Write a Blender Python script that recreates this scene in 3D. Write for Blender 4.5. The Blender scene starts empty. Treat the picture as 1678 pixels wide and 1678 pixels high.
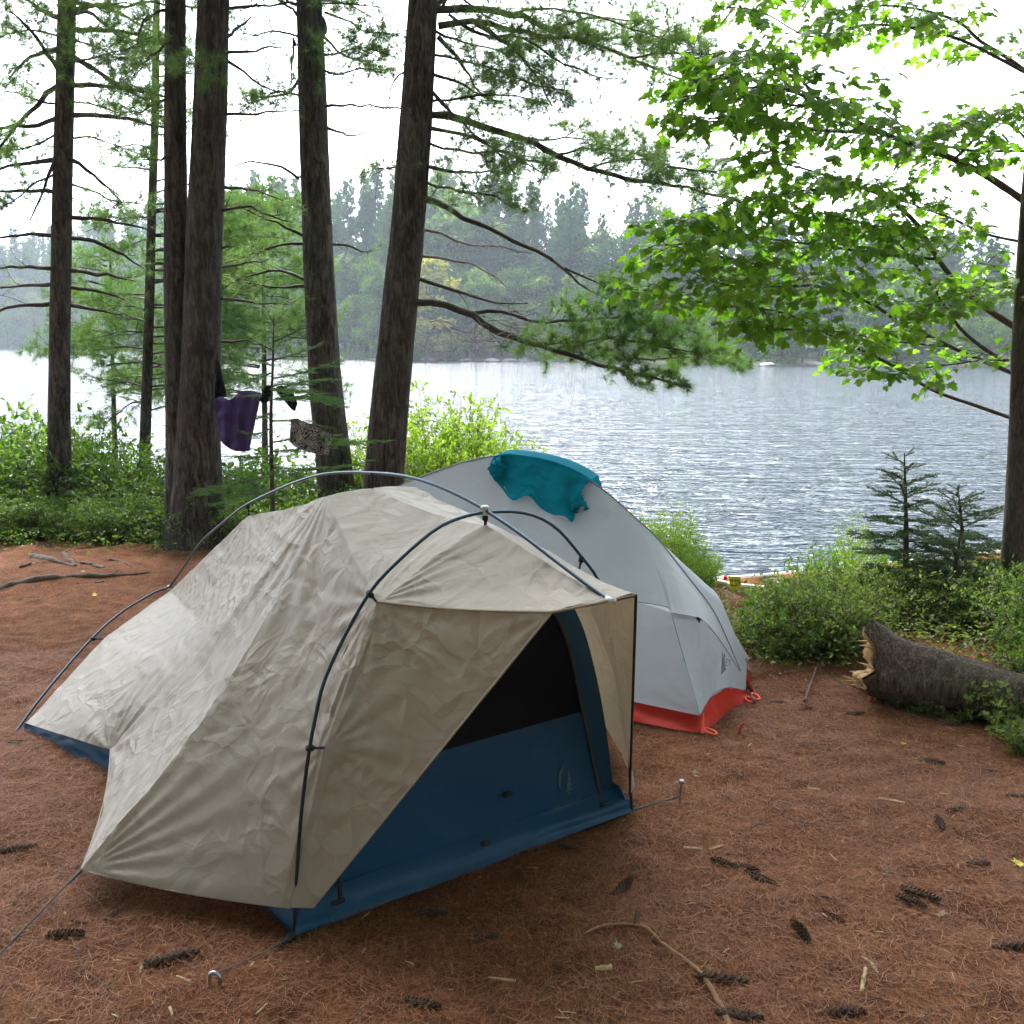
import bpy, bmesh, math, random
import numpy as np
from mathutils import Vector, noise
R = math.radians
random.seed(11); rng = np.random.default_rng(11)
S = bpy.context.scene
COL = S.collection
# ------------------------------------------------------------ camera
PITCH = R(9.25); F = 1750.0; CAM = np.array([0, 0, 1.6])
cd = bpy.data.cameras.new('camera'); cam = bpy.data.objects.new('camera', cd); COL.objects.link(cam)
cam.location = CAM; cam.rotation_euler = (R(90) - PITCH, 0, 0)
cd.sensor_width = 36; cd.lens = 36 * F / 1678; cd.clip_start = 0.05; cd.clip_end = 4000
S.camera = cam
# ------------------------------------------------------------ sky and sun
SUN_EL, SUN_AZ = R(48), R(-14)      # azimuth from +Y towards +X
w = bpy.data.worlds.new('World'); S.world = w; w.use_nodes = True
nt = w.node_tree; bg = nt.nodes['Background']
sky = nt.nodes.new('ShaderNodeTexSky'); sky.sky_type = 'NISHITA'; sky.sun_disc = False
sky.sun_elevation = SUN_EL; sky.sun_rotation = SUN_AZ; sky.air_density = 1.2; sky.dust_density = 4.0
# thin bright overcast: cloud sheet mixed over the sky
hs = nt.nodes.new('ShaderNodeRGBToBW'); nt.links.new(sky.outputs[0], hs.inputs[0])
cm = nt.nodes.new('ShaderNodeMix'); cm.data_type = 'RGBA'; cm.blend_type = 'MULTIPLY'; cm.inputs[0].default_value = 1
nt.links.new(hs.outputs[0], cm.inputs[6]); cm.inputs[7].default_value = (1.65, 1.8, 2.0, 1)
tc = nt.nodes.new('ShaderNodeTexCoord'); cn = nt.nodes.new('ShaderNodeTexNoise')
cn.inputs['Scale'].default_value = 3.0; cn.inputs['Detail'].default_value = 6
nt.links.new(tc.outputs['Generated'], cn.inputs['Vector'])
cr = nt.nodes.new('ShaderNodeMapRange'); cr.inputs[1].default_value = .3; cr.inputs[2].default_value = .6
cr.inputs[3].default_value = .55; cr.inputs[4].default_value = .95
nt.links.new(cn.outputs['Fac'], cr.inputs[0])
mx = nt.nodes.new('ShaderNodeMix'); mx.data_type = 'RGBA'
nt.links.new(cr.outputs[0], mx.inputs[0]); nt.links.new(sky.outputs[0], mx.inputs[6]); nt.links.new(cm.outputs[2], mx.inputs[7])
nt.links.new(mx.outputs[2], bg.inputs[0]); bg.inputs[1].default_value = 0.15
sl = bpy.data.lights.new('sun', 'SUN'); sl.energy = 2.6; sl.angle = R(10); sl.color = (1, .95, .86)
so = bpy.data.objects.new('sun', sl); COL.objects.link(so)
sd = Vector((math.sin(SUN_AZ) * math.cos(SUN_EL), math.cos(SUN_AZ) * math.cos(SUN_EL), math.sin(SUN_EL)))
so.rotation_euler = sd.to_track_quat('Z', 'Y').to_euler(); so.location = (0, 0, 30)
S.view_settings.view_transform = 'Standard'; S.view_settings.look = 'None'
S.view_settings.exposure = 1.6; S.view_settings.gamma = 1; S.view_settings.use_curve_mapping = False
S.cycles.max_bounces = 6; S.cycles.transparent_max_bounces = 4; S.cycles.use_denoising = True
S.cycles.volume_step_rate = 4; S.cycles.volume_bounces = 0

# ------------------------------------------------------------ pixel <-> world helpers (1678 px photo)
cp, sp_ = math.cos(PITCH), math.sin(PITCH)
def ray(px, py):
    a = (px - 839) / F; b = (839 - py) / F
    return np.array([a, cp + b * sp_, -sp_ + b * cp])
def gz(px, py, z=0.0):
    d = ray(px, py); return CAM + d * (z - CAM[2]) / d[2]
def at(px, py, Y):
    d = ray(px, py); return CAM + d * Y / d[1]
def onpl(px, py, p0, n):
    d = ray(px, py); return CAM + d * np.dot(np.asarray(p0) - CAM, n) / np.dot(d, n)
def sstep(a, b, x):
    t = np.clip((x - a) / (b - a), 0, 1); return t * t * (3 - 2 * t)
WATER = -1.2
def zt_base(x, y):
    y0 = 8.1 - 2.3 * sstep(0.2, 1.8, x) + (0.35 - .3 * sstep(.3, 1.4, x)) * np.sin(x * .9)
    return -1.75 * sstep(0, 1, (y - y0) / 5.2)
def zt(x, y):
    z = float(zt_base(x, y))
    n = noise.noise(Vector((x * .9, y * .9, 3.1))) * .03 + noise.noise(Vector((x * 3.1, y * 3.1, 7))) * .022 + noise.noise(Vector((x * 9, y * 9, 1))) * .013
    k = min(1, max(0, (y - 4.6) / 2)) * .8 + 1
    return z + n * k
def gt(px, py):
    d = ray(px, py); t = 1.0
    for i in range(900):
        p = CAM + d * t
        if p[2] <= zt(p[0], p[1]): break
        t += 0.02
    return CAM + d * t

# ------------------------------------------------------------ mesh helpers
class Geo:
    def __init__(s): s.V = []; s.F = []; s.n = 0; s.r = []
    def add(s, V, Fs, rnd=None):
        V = np.asarray(V, float).reshape(-1, 3)
        if not isinstance(Fs, list) or (len(Fs) and not isinstance(Fs[0], np.ndarray)): Fs = [np.asarray(Fs, int)]
        for f in Fs:
            if len(f): s.F.append(f + s.n)
        s.V.append(V)
        if rnd is None: rnd = np.zeros(len(V))
        s.r.append(np.broadcast_to(np.asarray(rnd, float), (len(V),)))
        s.n += len(V)
    def build(s, name, mat, parent=None, org=None, smooth=True):
        me = bpy.data.meshes.new(name)
        V = np.concatenate(s.V) if s.V else np.zeros((0, 3))
        if org is None and parent is not None: org = np.array(world_loc(parent))
        if org is not None: V = V - np.asarray(org)
        li = np.concatenate([f.reshape(-1) for f in s.F]); ls = np.concatenate([np.full(len(f), f.shape[1]) for f in s.F])
        me.vertices.add(len(V)); me.vertices.foreach_set('co', V.astype(np.float32).reshape(-1))
        me.loops.add(len(li)); me.loops.foreach_set('vertex_index', li.astype(np.int32))
        me.polygons.add(len(ls)); st = np.concatenate([[0], np.cumsum(ls)[:-1]])
        me.polygons.foreach_set('loop_start', st.astype(np.int32)); me.polygons.foreach_set('loop_total', ls.astype(np.int32))
        me.polygons.foreach_set('use_smooth', np.full(len(ls), bool(smooth)))
        at_ = me.attributes.new('rnd', 'FLOAT', 'POINT'); at_.data.foreach_set('value', np.concatenate(s.r).astype(np.float32))
        me.update(calc_edges=True); me.validate()
        me.materials.append(mat)
        o = bpy.data.objects.new(name, me); COL.objects.link(o)
        if parent is not None: o.parent = parent
        elif org is not None: o.location = org
        return o
def world_loc(o):
    l = Vector(o.location)
    while o.parent is not None: o = o.parent; l += Vector(o.location)
    return l
def empty(name, loc, label, cat, group=None):
    o = bpy.data.objects.new(name, None); COL.objects.link(o); o.location = loc; o.empty_display_size = .1
    return tag(o, label, cat, group)
def tag(o, label=None, cat=None, group=None, kind=None):
    if label: o['label'] = label
    if cat: o['category'] = cat
    if group: o['group'] = group
    if kind: o['kind'] = kind
    return o
def copy_tree(o, parent=None):
    c = o.copy(); COL.objects.link(c); c.parent = parent
    for ch in list(o.children): copy_tree(ch, c)
    return c
def resample(P, n, smooth=False):
    P = np.asarray(P, float)
    if smooth and len(P) > 2:
        Q = np.vstack([2 * P[0] - P[1], P, 2 * P[-1] - P[-2]]); out = []
        for i in range(1, len(Q) - 2):
            for t in np.linspace(0, 1, 9)[:-1]:
                a, b, c, d = Q[i - 1], Q[i], Q[i + 1], Q[i + 2]
                out.append(.5 * (2 * b + (c - a) * t + (2 * a - 5 * b + 4 * c - d) * t * t + (3 * b - a - 3 * c + d) * t ** 3))
        out.append(Q[-2]); P = np.array(out)
    L = np.concatenate([[0], np.cumsum(np.linalg.norm(np.diff(P, axis=0), axis=1))])
    if L[-1] < 1e-9: return np.repeat(P[:1], n, 0)
    t = np.linspace(0, L[-1], n)
    return np.stack([np.interp(t, L, P[:, k]) for k in range(3)], 1)
def tube(g, P, r, sides=6, rnd=0, cap=False, wob=0):
    P = np.asarray(P, float); n = len(P); r = np.broadcast_to(np.asarray(r, float), (n,))
    T = np.gradient(P, axis=0); T /= np.linalg.norm(T, axis=1)[:, None] + 1e-12
    ref = np.array([0, 0, 1.0]) if abs(T[0][2]) < .9 else np.array([1.0, 0, 0])
    U = np.cross(T, ref); U /= np.linalg.norm(U, axis=1)[:, None] + 1e-12
    for i in range(1, n):
        u = U[i - 1] - T[i] * np.dot(U[i - 1], T[i]); U[i] = u / (np.linalg.norm(u) + 1e-12)
    W = np.cross(T, U)
    a = np.linspace(0, 2 * np.pi, sides, endpoint=False)
    rr = r[:, None] * (1 + (wob * rng.standard_normal((n, sides)) if wob else 0))
    V = P[:, None] + rr[..., None] * (U[:, None] * np.cos(a)[None, :, None] + W[:, None] * np.sin(a)[None, :, None])
    i, j = np.meshgrid(np.arange(n - 1), np.arange(sides), indexing='ij'); i = i.ravel(); j = j.ravel(); k = (j + 1) % sides
    Fq = np.stack([i * sides + j, i * sides + k, (i + 1) * sides + k, (i + 1) * sides + j], 1)
    Fs = [Fq]
    if cap: Fs += [np.arange(sides)[None, ::-1].copy(), (np.arange(sides) + (n - 1) * sides)[None]]
    g.add(V, Fs, rnd)
def grid_faces(n, m):
    i, j = np.meshgrid(np.arange(n - 1), np.arange(m - 1), indexing='ij'); i = i.ravel(); j = j.ravel()
    return np.stack([i * m + j, (i + 1) * m + j, (i + 1) * m + j + 1, i * m + j + 1], 1)
def coons(c0, c1, d0, d1, n=50, m=50, smooth=False, sag=0, sagdir=(0, 0, -1)):
    """c0: s along, t=0; c1: t=1; d0: s=0; d1: s=1"""
    c0, c1 = resample(c0, n, smooth), resample(c1, n, smooth); d0, d1 = resample(d0, m, smooth), resample(d1, m, smooth)
    s = np.linspace(0, 1, n)[:, None, None]; t = np.linspace(0, 1, m)[None, :, None]
    X = (1 - t) * c0[:, None] + t * c1[:, None] + (1 - s) * d0[None] + s * d1[None] \
        - ((1 - s) * (1 - t) * c0[0] + s * (1 - t) * c0[-1] + (1 - s) * t * c1[0] + s * t * c1[-1])
    if sag: X = X + sag * np.sin(np.pi * s) * np.sin(np.pi * t) * np.asarray(sagdir)
    return X
def addgrid(g, X, rnd=0):
    n, m = X.shape[:2]; g.add(X.reshape(-1, 3), grid_faces(n, m), rnd)
def box(g, c, sz, ax=None, rnd=0):
    ax = np.eye(3) if ax is None else np.asarray(ax)
    q = np.array([[x, y, z] for x in (-.5, .5) for y in (-.5, .5) for z in (-.5, .5)]) * np.asarray(sz)
    g.add(np.asarray(c) + q @ ax, np.array([[0, 1, 3, 2], [4, 6, 7, 5], [0, 4, 5, 1], [2, 3, 7, 6], [0, 2, 6, 4], [1, 5, 7, 3]]), rnd)
def unit(v): v = np.asarray(v, float); return v / (np.linalg.norm(v, axis=-1, keepdims=True) + 1e-12)
def needles(g, C, A, n, L, wd, spread=.6, rnd=None, up=0.0):
    """tufts of n needles at centres C along axes A"""
    C = np.repeat(np.asarray(C), n, 0); A = np.repeat(np.asarray(A), n, 0); N = len(C)
    if N == 0: return
    d = unit(A + rng.standard_normal((N, 3)) * spread + np.array([0, 0, up]))
    l = L * rng.uniform(.7, 1.15, (N, 1))
    sd_ = unit(np.cross(d, rng.standard_normal((N, 3)))) * wd
    V = np.stack([C - sd_, C + sd_, C + d * l], 1).reshape(-1, 3)
    base = np.repeat(rng.uniform(0, 1, N // n) if rnd is None else np.broadcast_to(rnd, (N // n,)), n)
    rr = np.repeat(np.clip(base * .7 + rng.uniform(0, .3, N), 0, 1), 3)
    g.add(V, np.arange(3 * N).reshape(-1, 3), rr)
def cards(g, P, X, Nn, size, T2, FT, rnd=None, fold=0.0, curl=0.0):
    """template T2 (K,2) placed at P, x axis X (leaf length), normal Nn"""
    P = np.asarray(P); N = len(P)
    if N == 0: return
    X = unit(X); Y = unit(np.cross(Nn, X)); Z = np.cross(X, Y); size = np.broadcast_to(size, (N,))[:, None, None]
    T2 = np.asarray(T2, float); K = len(T2)
    z = fold * np.abs(T2[:, 1]) - curl * T2[:, 0] ** 2
    V = P[:, None] + size * (T2[None, :, :1] * X[:, None] + T2[None, :, 1:2] * Y[:, None] + z[None, :, None] * Z[:, None])
    FT = [np.asarray(f) for f in FT]
    out = []
    for k in sorted(set(len(f) for f in FT)):
        f = np.array([f for f in FT if len(f) == k]); out.append((f[None] + (np.arange(N) * K)[:, None, None]).reshape(-1, k))
    r = rng.uniform(0, 1, N) if rnd is None else np.broadcast_to(rnd, (N,))
    g.add(V.reshape(-1, 3), out, np.repeat(r, K))
OVAL = np.array([[0, 0], [.3, .22], [.7, .2], [1, 0], [.7, -.2], [.3, -.22]]); OVALF = [[0, 1, 2, 3], [0, 3, 4, 5]]
MAPLE = np.array([[0, 0], [.02, .22], [-.12, .5], [.22, .36], [.42, .62], [.5, .25], [.72, .3], [1.0, 0],
                  [.72, -.3], [.5, -.25], [.42, -.62], [.22, -.36], [-.12, -.5], [.02, -.22], [.45, 0]])
MAPLEF = [[0, 1, 2, 3], [0, 3, 14], [3, 4, 5, 14], [5, 6, 7, 14], [7, 8, 9, 14], [9, 10, 11, 14], [0, 14, 11], [0, 11, 12, 13]]

# ------------------------------------------------------------ materials
def newmat(name):
    m = bpy.data.materials.new(name); m.use_nodes = True
    return m, m.node_tree, m.node_tree.nodes['Principled BSDF']
def ramp(nt, fac, cols, pos=None):
    r = nt.nodes.new('ShaderNodeValToRGB'); e = r.color_ramp.elements
    pos = pos or [i / (len(cols) - 1) for i in range(len(cols))]
    while len(e) < len(cols): e.new(.5)
    for k, (c, p) in enumerate(zip(cols, pos)): e[k].position = p; e[k].color = (*c, 1)
    nt.links.new(fac, r.inputs[0]); return r.outputs[0]
def texn(nt, scale, detail=4, rough=.6, vec=None, mapscale=None, dist=0, kind='Object'):
    t = nt.nodes.new('ShaderNodeTexNoise'); t.inputs['Scale'].default_value = scale; t.inputs['Detail'].default_value = detail
    t.inputs['Roughness'].default_value = rough; t.inputs['Distortion'].default_value = dist
    c = nt.nodes.new('ShaderNodeTexCoord'); v = c.outputs[kind]
    if mapscale is not None:
        mp = nt.nodes.new('ShaderNodeMapping'); mp.inputs['Scale'].default_value = mapscale; nt.links.new(v, mp.inputs[0]); v = mp.outputs[0]
    nt.links.new(v, t.inputs['Vector']); return t.outputs['Fac']
def bumpn(nt, h, strength, dist, bsdf, prev=None):
    b = nt.nodes.new('ShaderNodeBump'); b.inputs['Strength'].default_value = strength; b.inputs['Distance'].default_value = dist
    nt.links.new(h, b.inputs['Height'])
    if prev is not None: nt.links.new(prev, b.inputs['Normal'])
    if bsdf is not None: nt.links.new(b.outputs[0], bsdf.inputs['Normal'])
    return b.outputs[0]
def simple(name, col, rough=.6, metal=0, var=.15, scale=20, bump=0, spec=.5):
    m, nt, b = newmat(name); b.inputs['Roughness'].default_value = rough; b.inputs['Metallic'].default_value = metal
    b.inputs['Specular IOR Level'].default_value = spec
    n = texn(nt, scale); c = np.array(col)
    nt.links.new(ramp(nt, n, [tuple(c * (1 - var)), tuple(c * (1 + var))], [.3, .7]), b.inputs['Base Color'])
    if bump: bumpn(nt, n, .6, bump, b)
    return m
def leafmat(name, cols, trans=.45, rough=.5, tcol=(1.15, 1.25, .5), obj_var=0.25, spec=.3):
    m, nt, b = newmat(name); b.inputs['Roughness'].default_value = rough; b.inputs['Specular IOR Level'].default_value = spec
    a = nt.nodes.new('ShaderNodeAttribute'); a.attribute_name = 'rnd'
    oi = nt.nodes.new('ShaderNodeObjectInfo')
    ma = nt.nodes.new('ShaderNodeMath'); ma.operation = 'MULTIPLY_ADD'; nt.links.new(oi.outputs['Random'], ma.inputs[0])
    ma.inputs[1].default_value = obj_var; nt.links.new(a.outputs['Fac'], ma.inputs[2])
    mb = nt.nodes.new('ShaderNodeMath'); mb.operation = 'DIVIDE'; nt.links.new(ma.outputs[0], mb.inputs[0]); mb.inputs[1].default_value = 1 + obj_var
    col = ramp(nt, mb.outputs[0], cols); nt.links.new(col, b.inputs['Base Color'])
    t = nt.nodes.new('ShaderNodeBsdfTranslucent'); mu = nt.nodes.new('ShaderNodeMix'); mu.data_type = 'RGBA'; mu.blend_type = 'MULTIPLY'
    mu.inputs[0].default_value = 1; nt.links.new(col, mu.inputs[6]); mu.inputs[7].default_value = (*tcol, 1); nt.links.new(mu.outputs[2], t.inputs[0])
    ms = nt.nodes.new('ShaderNodeMixShader'); ms.inputs[0].default_value = trans
    nt.links.new(b.outputs[0], ms.inputs[1]); nt.links.new(t.outputs[0], ms.inputs[2])
    nt.links.new(ms.outputs[0], nt.nodes['Material Output'].inputs[0]); return m
def barkmat(name, c0, c1, c2, sc=1.0, bump=.02):
    m, nt, b = newmat(name); b.inputs['Roughness'].default_value = .95; b.inputs['Specular IOR Level'].default_value = .2
    n1 = texn(nt, 9 * sc, 8, .7, mapscale=(2.6, 2.6, .55), dist=1.1); n2 = texn(nt, 45 * sc, 5, .7, mapscale=(1, 1, .5)); n3 = texn(nt, 1.3, 3)
    mxx = nt.nodes.new('ShaderNodeMath'); mxx.operation = 'MULTIPLY_ADD'; nt.links.new(n2, mxx.inputs[0]); mxx.inputs[1].default_value = .35
    nt.links.new(n1, mxx.inputs[2])
    col = ramp(nt, mxx.outputs[0], [c0, c1, c2], [.5, .66, .86])
    lm = nt.nodes.new('ShaderNodeMix'); lm.data_type = 'RGBA'; nt.links.new(col, lm.inputs[6]); lm.inputs[7].default_value = (.10, .12, .08, 1)
    fr = nt.nodes.new('ShaderNodeMapRange'); fr.inputs[1].default_value = .5; fr.inputs[2].default_value = .75; fr.inputs[4].default_value = .35
    nt.links.new(n3, fr.inputs[0]); nt.links.new(fr.outputs[0], lm.inputs[0]); nt.links.new(lm.outputs[2], b.inputs['Base Color'])
    bumpn(nt, mxx.outputs[0], 1, bump, b); return m
def fabric(name, col, trans, rough, wr=.02, weave=True, tcol=None, spec=.3, var=.06, wscale=5.0, crk=.04):
    m, nt, b = newmat(name); b.inputs['Roughness'].default_value = rough; b.inputs['Specular IOR Level'].default_value = spec
    n = texn(nt, 3, 5); c = np.array(col); col_ = ramp(nt, n, [tuple(c * (1 - var)), tuple(c * (1 + var))], [.35, .65])
    nt.links.new(col_, b.inputs['Base Color'])
    def rid(scale, ms, det):
        t_ = nt.nodes.new('ShaderNodeTexNoise'); t_.noise_type = 'RIDGED_MULTIFRACTAL'; t_.normalize = True; t_.inputs['Scale'].default_value = scale; t_.inputs['Detail'].default_value = det
        t_.inputs['Roughness'].default_value = .45; t_.inputs['Distortion'].default_value = .25; c_ = nt.nodes.new('ShaderNodeTexCoord'); m_ = nt.nodes.new('ShaderNodeMapping'); m_.inputs['Scale'].default_value = ms; m_.inputs['Rotation'].default_value = (.5, .4, .6)
        nt.links.new(c_.outputs['Object'], m_.inputs[0]); nt.links.new(m_.outputs[0], t_.inputs['Vector']); return t_.outputs['Fac']
    def roof(scale, ms):
        v_ = nt.nodes.new('ShaderNodeTexVoronoi'); v_.feature = 'DISTANCE_TO_EDGE'; v_.inputs['Scale'].default_value = scale
        c_ = nt.nodes.new('ShaderNodeTexCoord'); m_ = nt.nodes.new('ShaderNodeMapping'); m_.inputs['Scale'].default_value = ms; m_.inputs['Rotation'].default_value = (.5, .4, .6)
        nn = nt.nodes.new('ShaderNodeTexNoise'); nn.inputs['Scale'].default_value = 3; nn.inputs['Detail'].default_value = 2; nt.links.new(c_.outputs['Object'], nn.inputs[0])
        ad = nt.nodes.new('ShaderNodeVectorMath'); ad.operation = 'MULTIPLY_ADD'; ad.inputs[1].default_value = (.25, .25, .25); nt.links.new(nn.outputs['Color'], ad.inputs[0]); nt.links.new(c_.outputs['Object'], ad.inputs[2])
        nt.links.new(ad.outputs[0], m_.inputs[0]); nt.links.new(m_.outputs[0], v_.inputs['Vector'])
        mk = nt.nodes.new('ShaderNodeMapRange'); mk.inputs[1].default_value = .35; mk.inputs[2].default_value = .62; mk.inputs[3].default_value = .25; nt.links.new(texn(nt, 3.1, 2), mk.inputs[0])
        mm = nt.nodes.new('ShaderNodeMath'); mm.operation = 'MULTIPLY'; nt.links.new(v_.outputs['Distance'], mm.inputs[0]); nt.links.new(mk.outputs[0], mm.inputs[1])
        ng = nt.nodes.new('ShaderNodeMath'); ng.operation = 'MULTIPLY'; ng.inputs[1].default_value = -1; nt.links.new(mm.outputs[0], ng.inputs[0]); return ng.outputs[0]
    f1 = bumpn(nt, roof(wscale * 1.3, (1.4, .7, 1)), 1, crk / wscale, None)
    f1 = bumpn(nt, roof(wscale * 3, (.7, 1.3, 1)), 1, crk * .22 / wscale, None, f1)
    f2 = bumpn(nt, rid(wscale * 1.2, (.7, 1.5, .8), 3), .8, wr * .4, None, f1)
    f2 = bumpn(nt, texn(nt, 11, 4, .6), .4, wr * .25, b, f2)
    t = nt.nodes.new('ShaderNodeBsdfTranslucent'); t.inputs[0].default_value = (*(tcol or col), 1); nt.links.new(f2, t.inputs['Normal'])
    ms = nt.nodes.new('ShaderNodeMixShader'); ms.inputs[0].default_value = trans
    nt.links.new(b.outputs[0], ms.inputs[1]); nt.links.new(t.outputs[0], ms.inputs[2]); nt.links.new(ms.outputs[0], nt.nodes['Material Output'].inputs[0])
    return m
M = {}
M['bark'] = barkmat('pine_bark', (.007, .005, .004), (.055, .044, .037), (.15, .125, .11))
M['bark2'] = barkmat('maple_bark', (.03, .025, .02), (.07, .055, .042), (.13, .11, .09), 2, .006)
M['logbark'] = barkmat('log_bark', (.025, .016, .011), (.10, .07, .05), (.24, .19, .15), 2.5, .02)
M['twig'] = simple('twig_bark', (.05, .038, .032), .9, var=.4)
M['deadtwig'] = simple('dead_twig_bark', (.22, .2, .18), .9, var=.3)
M['pine'] = leafmat('white_pine_needles', [(.08, .15, .07), (.15, .24, .11), (.24, .31, .13)], .55, .5)
M['pinegreen'] = leafmat('young_pine_needles', [(.04, .10, .03), (.085, .17, .045), (.17, .25, .055)], .5, .5)  # more saturated green, used on young pines and lower boughs
M['fir'] = leafmat('fir_needles', [(.025, .075, .03), (.055, .13, .04), (.10, .19, .05)], .4, .5)
M['spruce'] = leafmat('spruce_needles', [(.018, .045, .022), (.035, .07, .032), (.08, .10, .04)], .25, .5)
M['maple'] = leafmat('maple_leaves', [(.08, .17, .025), (.16, .29, .035), (.27, .40, .06)], .70, .5, (1.1, 1.3, .35), spec=.35)
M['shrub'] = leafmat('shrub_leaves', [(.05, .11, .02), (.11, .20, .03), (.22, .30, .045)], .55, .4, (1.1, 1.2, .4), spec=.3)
M['shrublit'] = leafmat('backlit_shrub_leaves', [(.12, .22, .03), (.24, .37, .045), (.38, .48, .08)], .5, .45, (1.1, 1.15, .4))  # shrub leaves with the backlight put into a brighter colour
M['under'] = leafmat('undergrowth_leaves', [(.05, .10, .03), (.12, .19, .05), (.23, .27, .08), (.26, .17, .08)], .58, .45, (1.1, 1.2, .5), spec=.3)
M['farcon'] = leafmat('far_conifer_needles', [(.018, .06, .03), (.05, .12, .055), (.10, .18, .07)], .3, .7, obj_var=.9)
M['fardec'] = leafmat('far_broadleaf_leaves', [(.035, .085, .02), (.09, .17, .035), (.17, .25, .05)], .4, .7, obj_var=.9)
M['yellow'] = leafmat('yellowing_leaves', [(.12, .17, .03), (.30, .29, .06), (.42, .36, .08)], .4, .6)
M['redleaf'] = leafmat('red_leaves', [(.3, .05, .03), (.5, .1, .06), (.55, .2, .12)], .4, .6)
M['fly'] = fabric('beige_tent_nylon', (.385, .325, .262), .24, .48, .012, tcol=(.60, .45, .28), wscale=7, crk=.13)
M['flyhem'] = simple('hem_tape', (.33, .28, .2), .7)
M['blackhem'] = simple('black_webbing', (.012, .012, .013), .7)
M['blue'] = fabric('blue_tent_nylon', (.012, .075, .16), .12, .45, .008, tcol=(.02, .11, .22))
M['mesh'] = simple('black_insect_mesh', (.008, .009, .011), .9, spec=.1)
M['grey'] = fabric('grey_tent_nylon', (.56, .58, .615), .42, .42, .003, tcol=(.56, .59, .64), wscale=3)
M['red'] = fabric('red_tent_nylon', (.62, .035, .018), .2, .42, .01, tcol=(.7, .05, .02))
M['teal'] = fabric('teal_jersey', (.0, .20, .29), .18, .8, .008, tcol=(.0, .28, .38), spec=.1)
M['purple'] = fabric('purple_jersey', (.085, .055, .17), .15, .8, .01, tcol=(.1, .06, .2), spec=.1)
M['black'] = fabric('black_cloth', (.012, .012, .014), .05, .8, .01, spec=.1)
M['pole'] = simple('blue_grey_tent_pole', (.035, .055, .08), .3, .7, var=.1)
M['steel'] = simple('steel_stake', (.45, .5, .55), .3, 1)
M['clear'] = simple('white_plastic', (.6, .6, .58), .3)
M['cord'] = simple('guy_cord', (.06, .07, .07), .7)
M['zip'] = simple('zip_tape', (.05, .045, .045), .7)
M['logo'] = simple('olive_print', (.07, .13, .13), .7)
M['logogrey'] = simple('grey_print', (.13, .14, .16), .7)
M['cone'] = simple('pine_cone_scales', (.10, .06, .04), .85, var=.6, scale=60)
M['conetip'] = simple('pine_cone_tips', (.28, .22, .15), .85, var=.3, scale=60)
M['stick'] = simple('peeled_stick', (.26, .13, .055), .75, var=.35, scale=15, bump=.004)
M['chip'] = simple('wood_chip', (.5, .36, .19), .8, var=.25, scale=40)
M['darkstick'] = simple('dark_stick', (.09, .06, .045), .9, var=.4, scale=30)
M['root'] = simple('root_bark', (.13, .095, .075), .95, var=.45, scale=22, bump=.02)
M['rawwood'] = simple('splintered_wood', (.45, .28, .13), .9, var=.5, scale=14, bump=.02)
M['rock'] = simple('shore_rock', (.35, .33, .31), .9, var=.3, scale=2, bump=.1)
M['canoe'] = simple('tan_canoe_hull', (.48, .27, .15), .45, var=.12, scale=3)
M['gunwale'] = simple('white_gunwale', (.75, .75, .75), .35)
M['yplate'] = simple('yellow_plate', (.75, .6, .02), .5)
M['ink'] = simple('black_ink', (.01, .01, .01), .6)
M['deadleaf'] = simple('dry_leaf', (.28, .18, .09), .8, var=.3)
M['paleleaf'] = simple('pale_green_leaf', (.24, .30, .17), .7, var=.2)
M['yleaf'] = simple('yellow_leaf', (.6, .5, .05), .7, var=.2)
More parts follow.
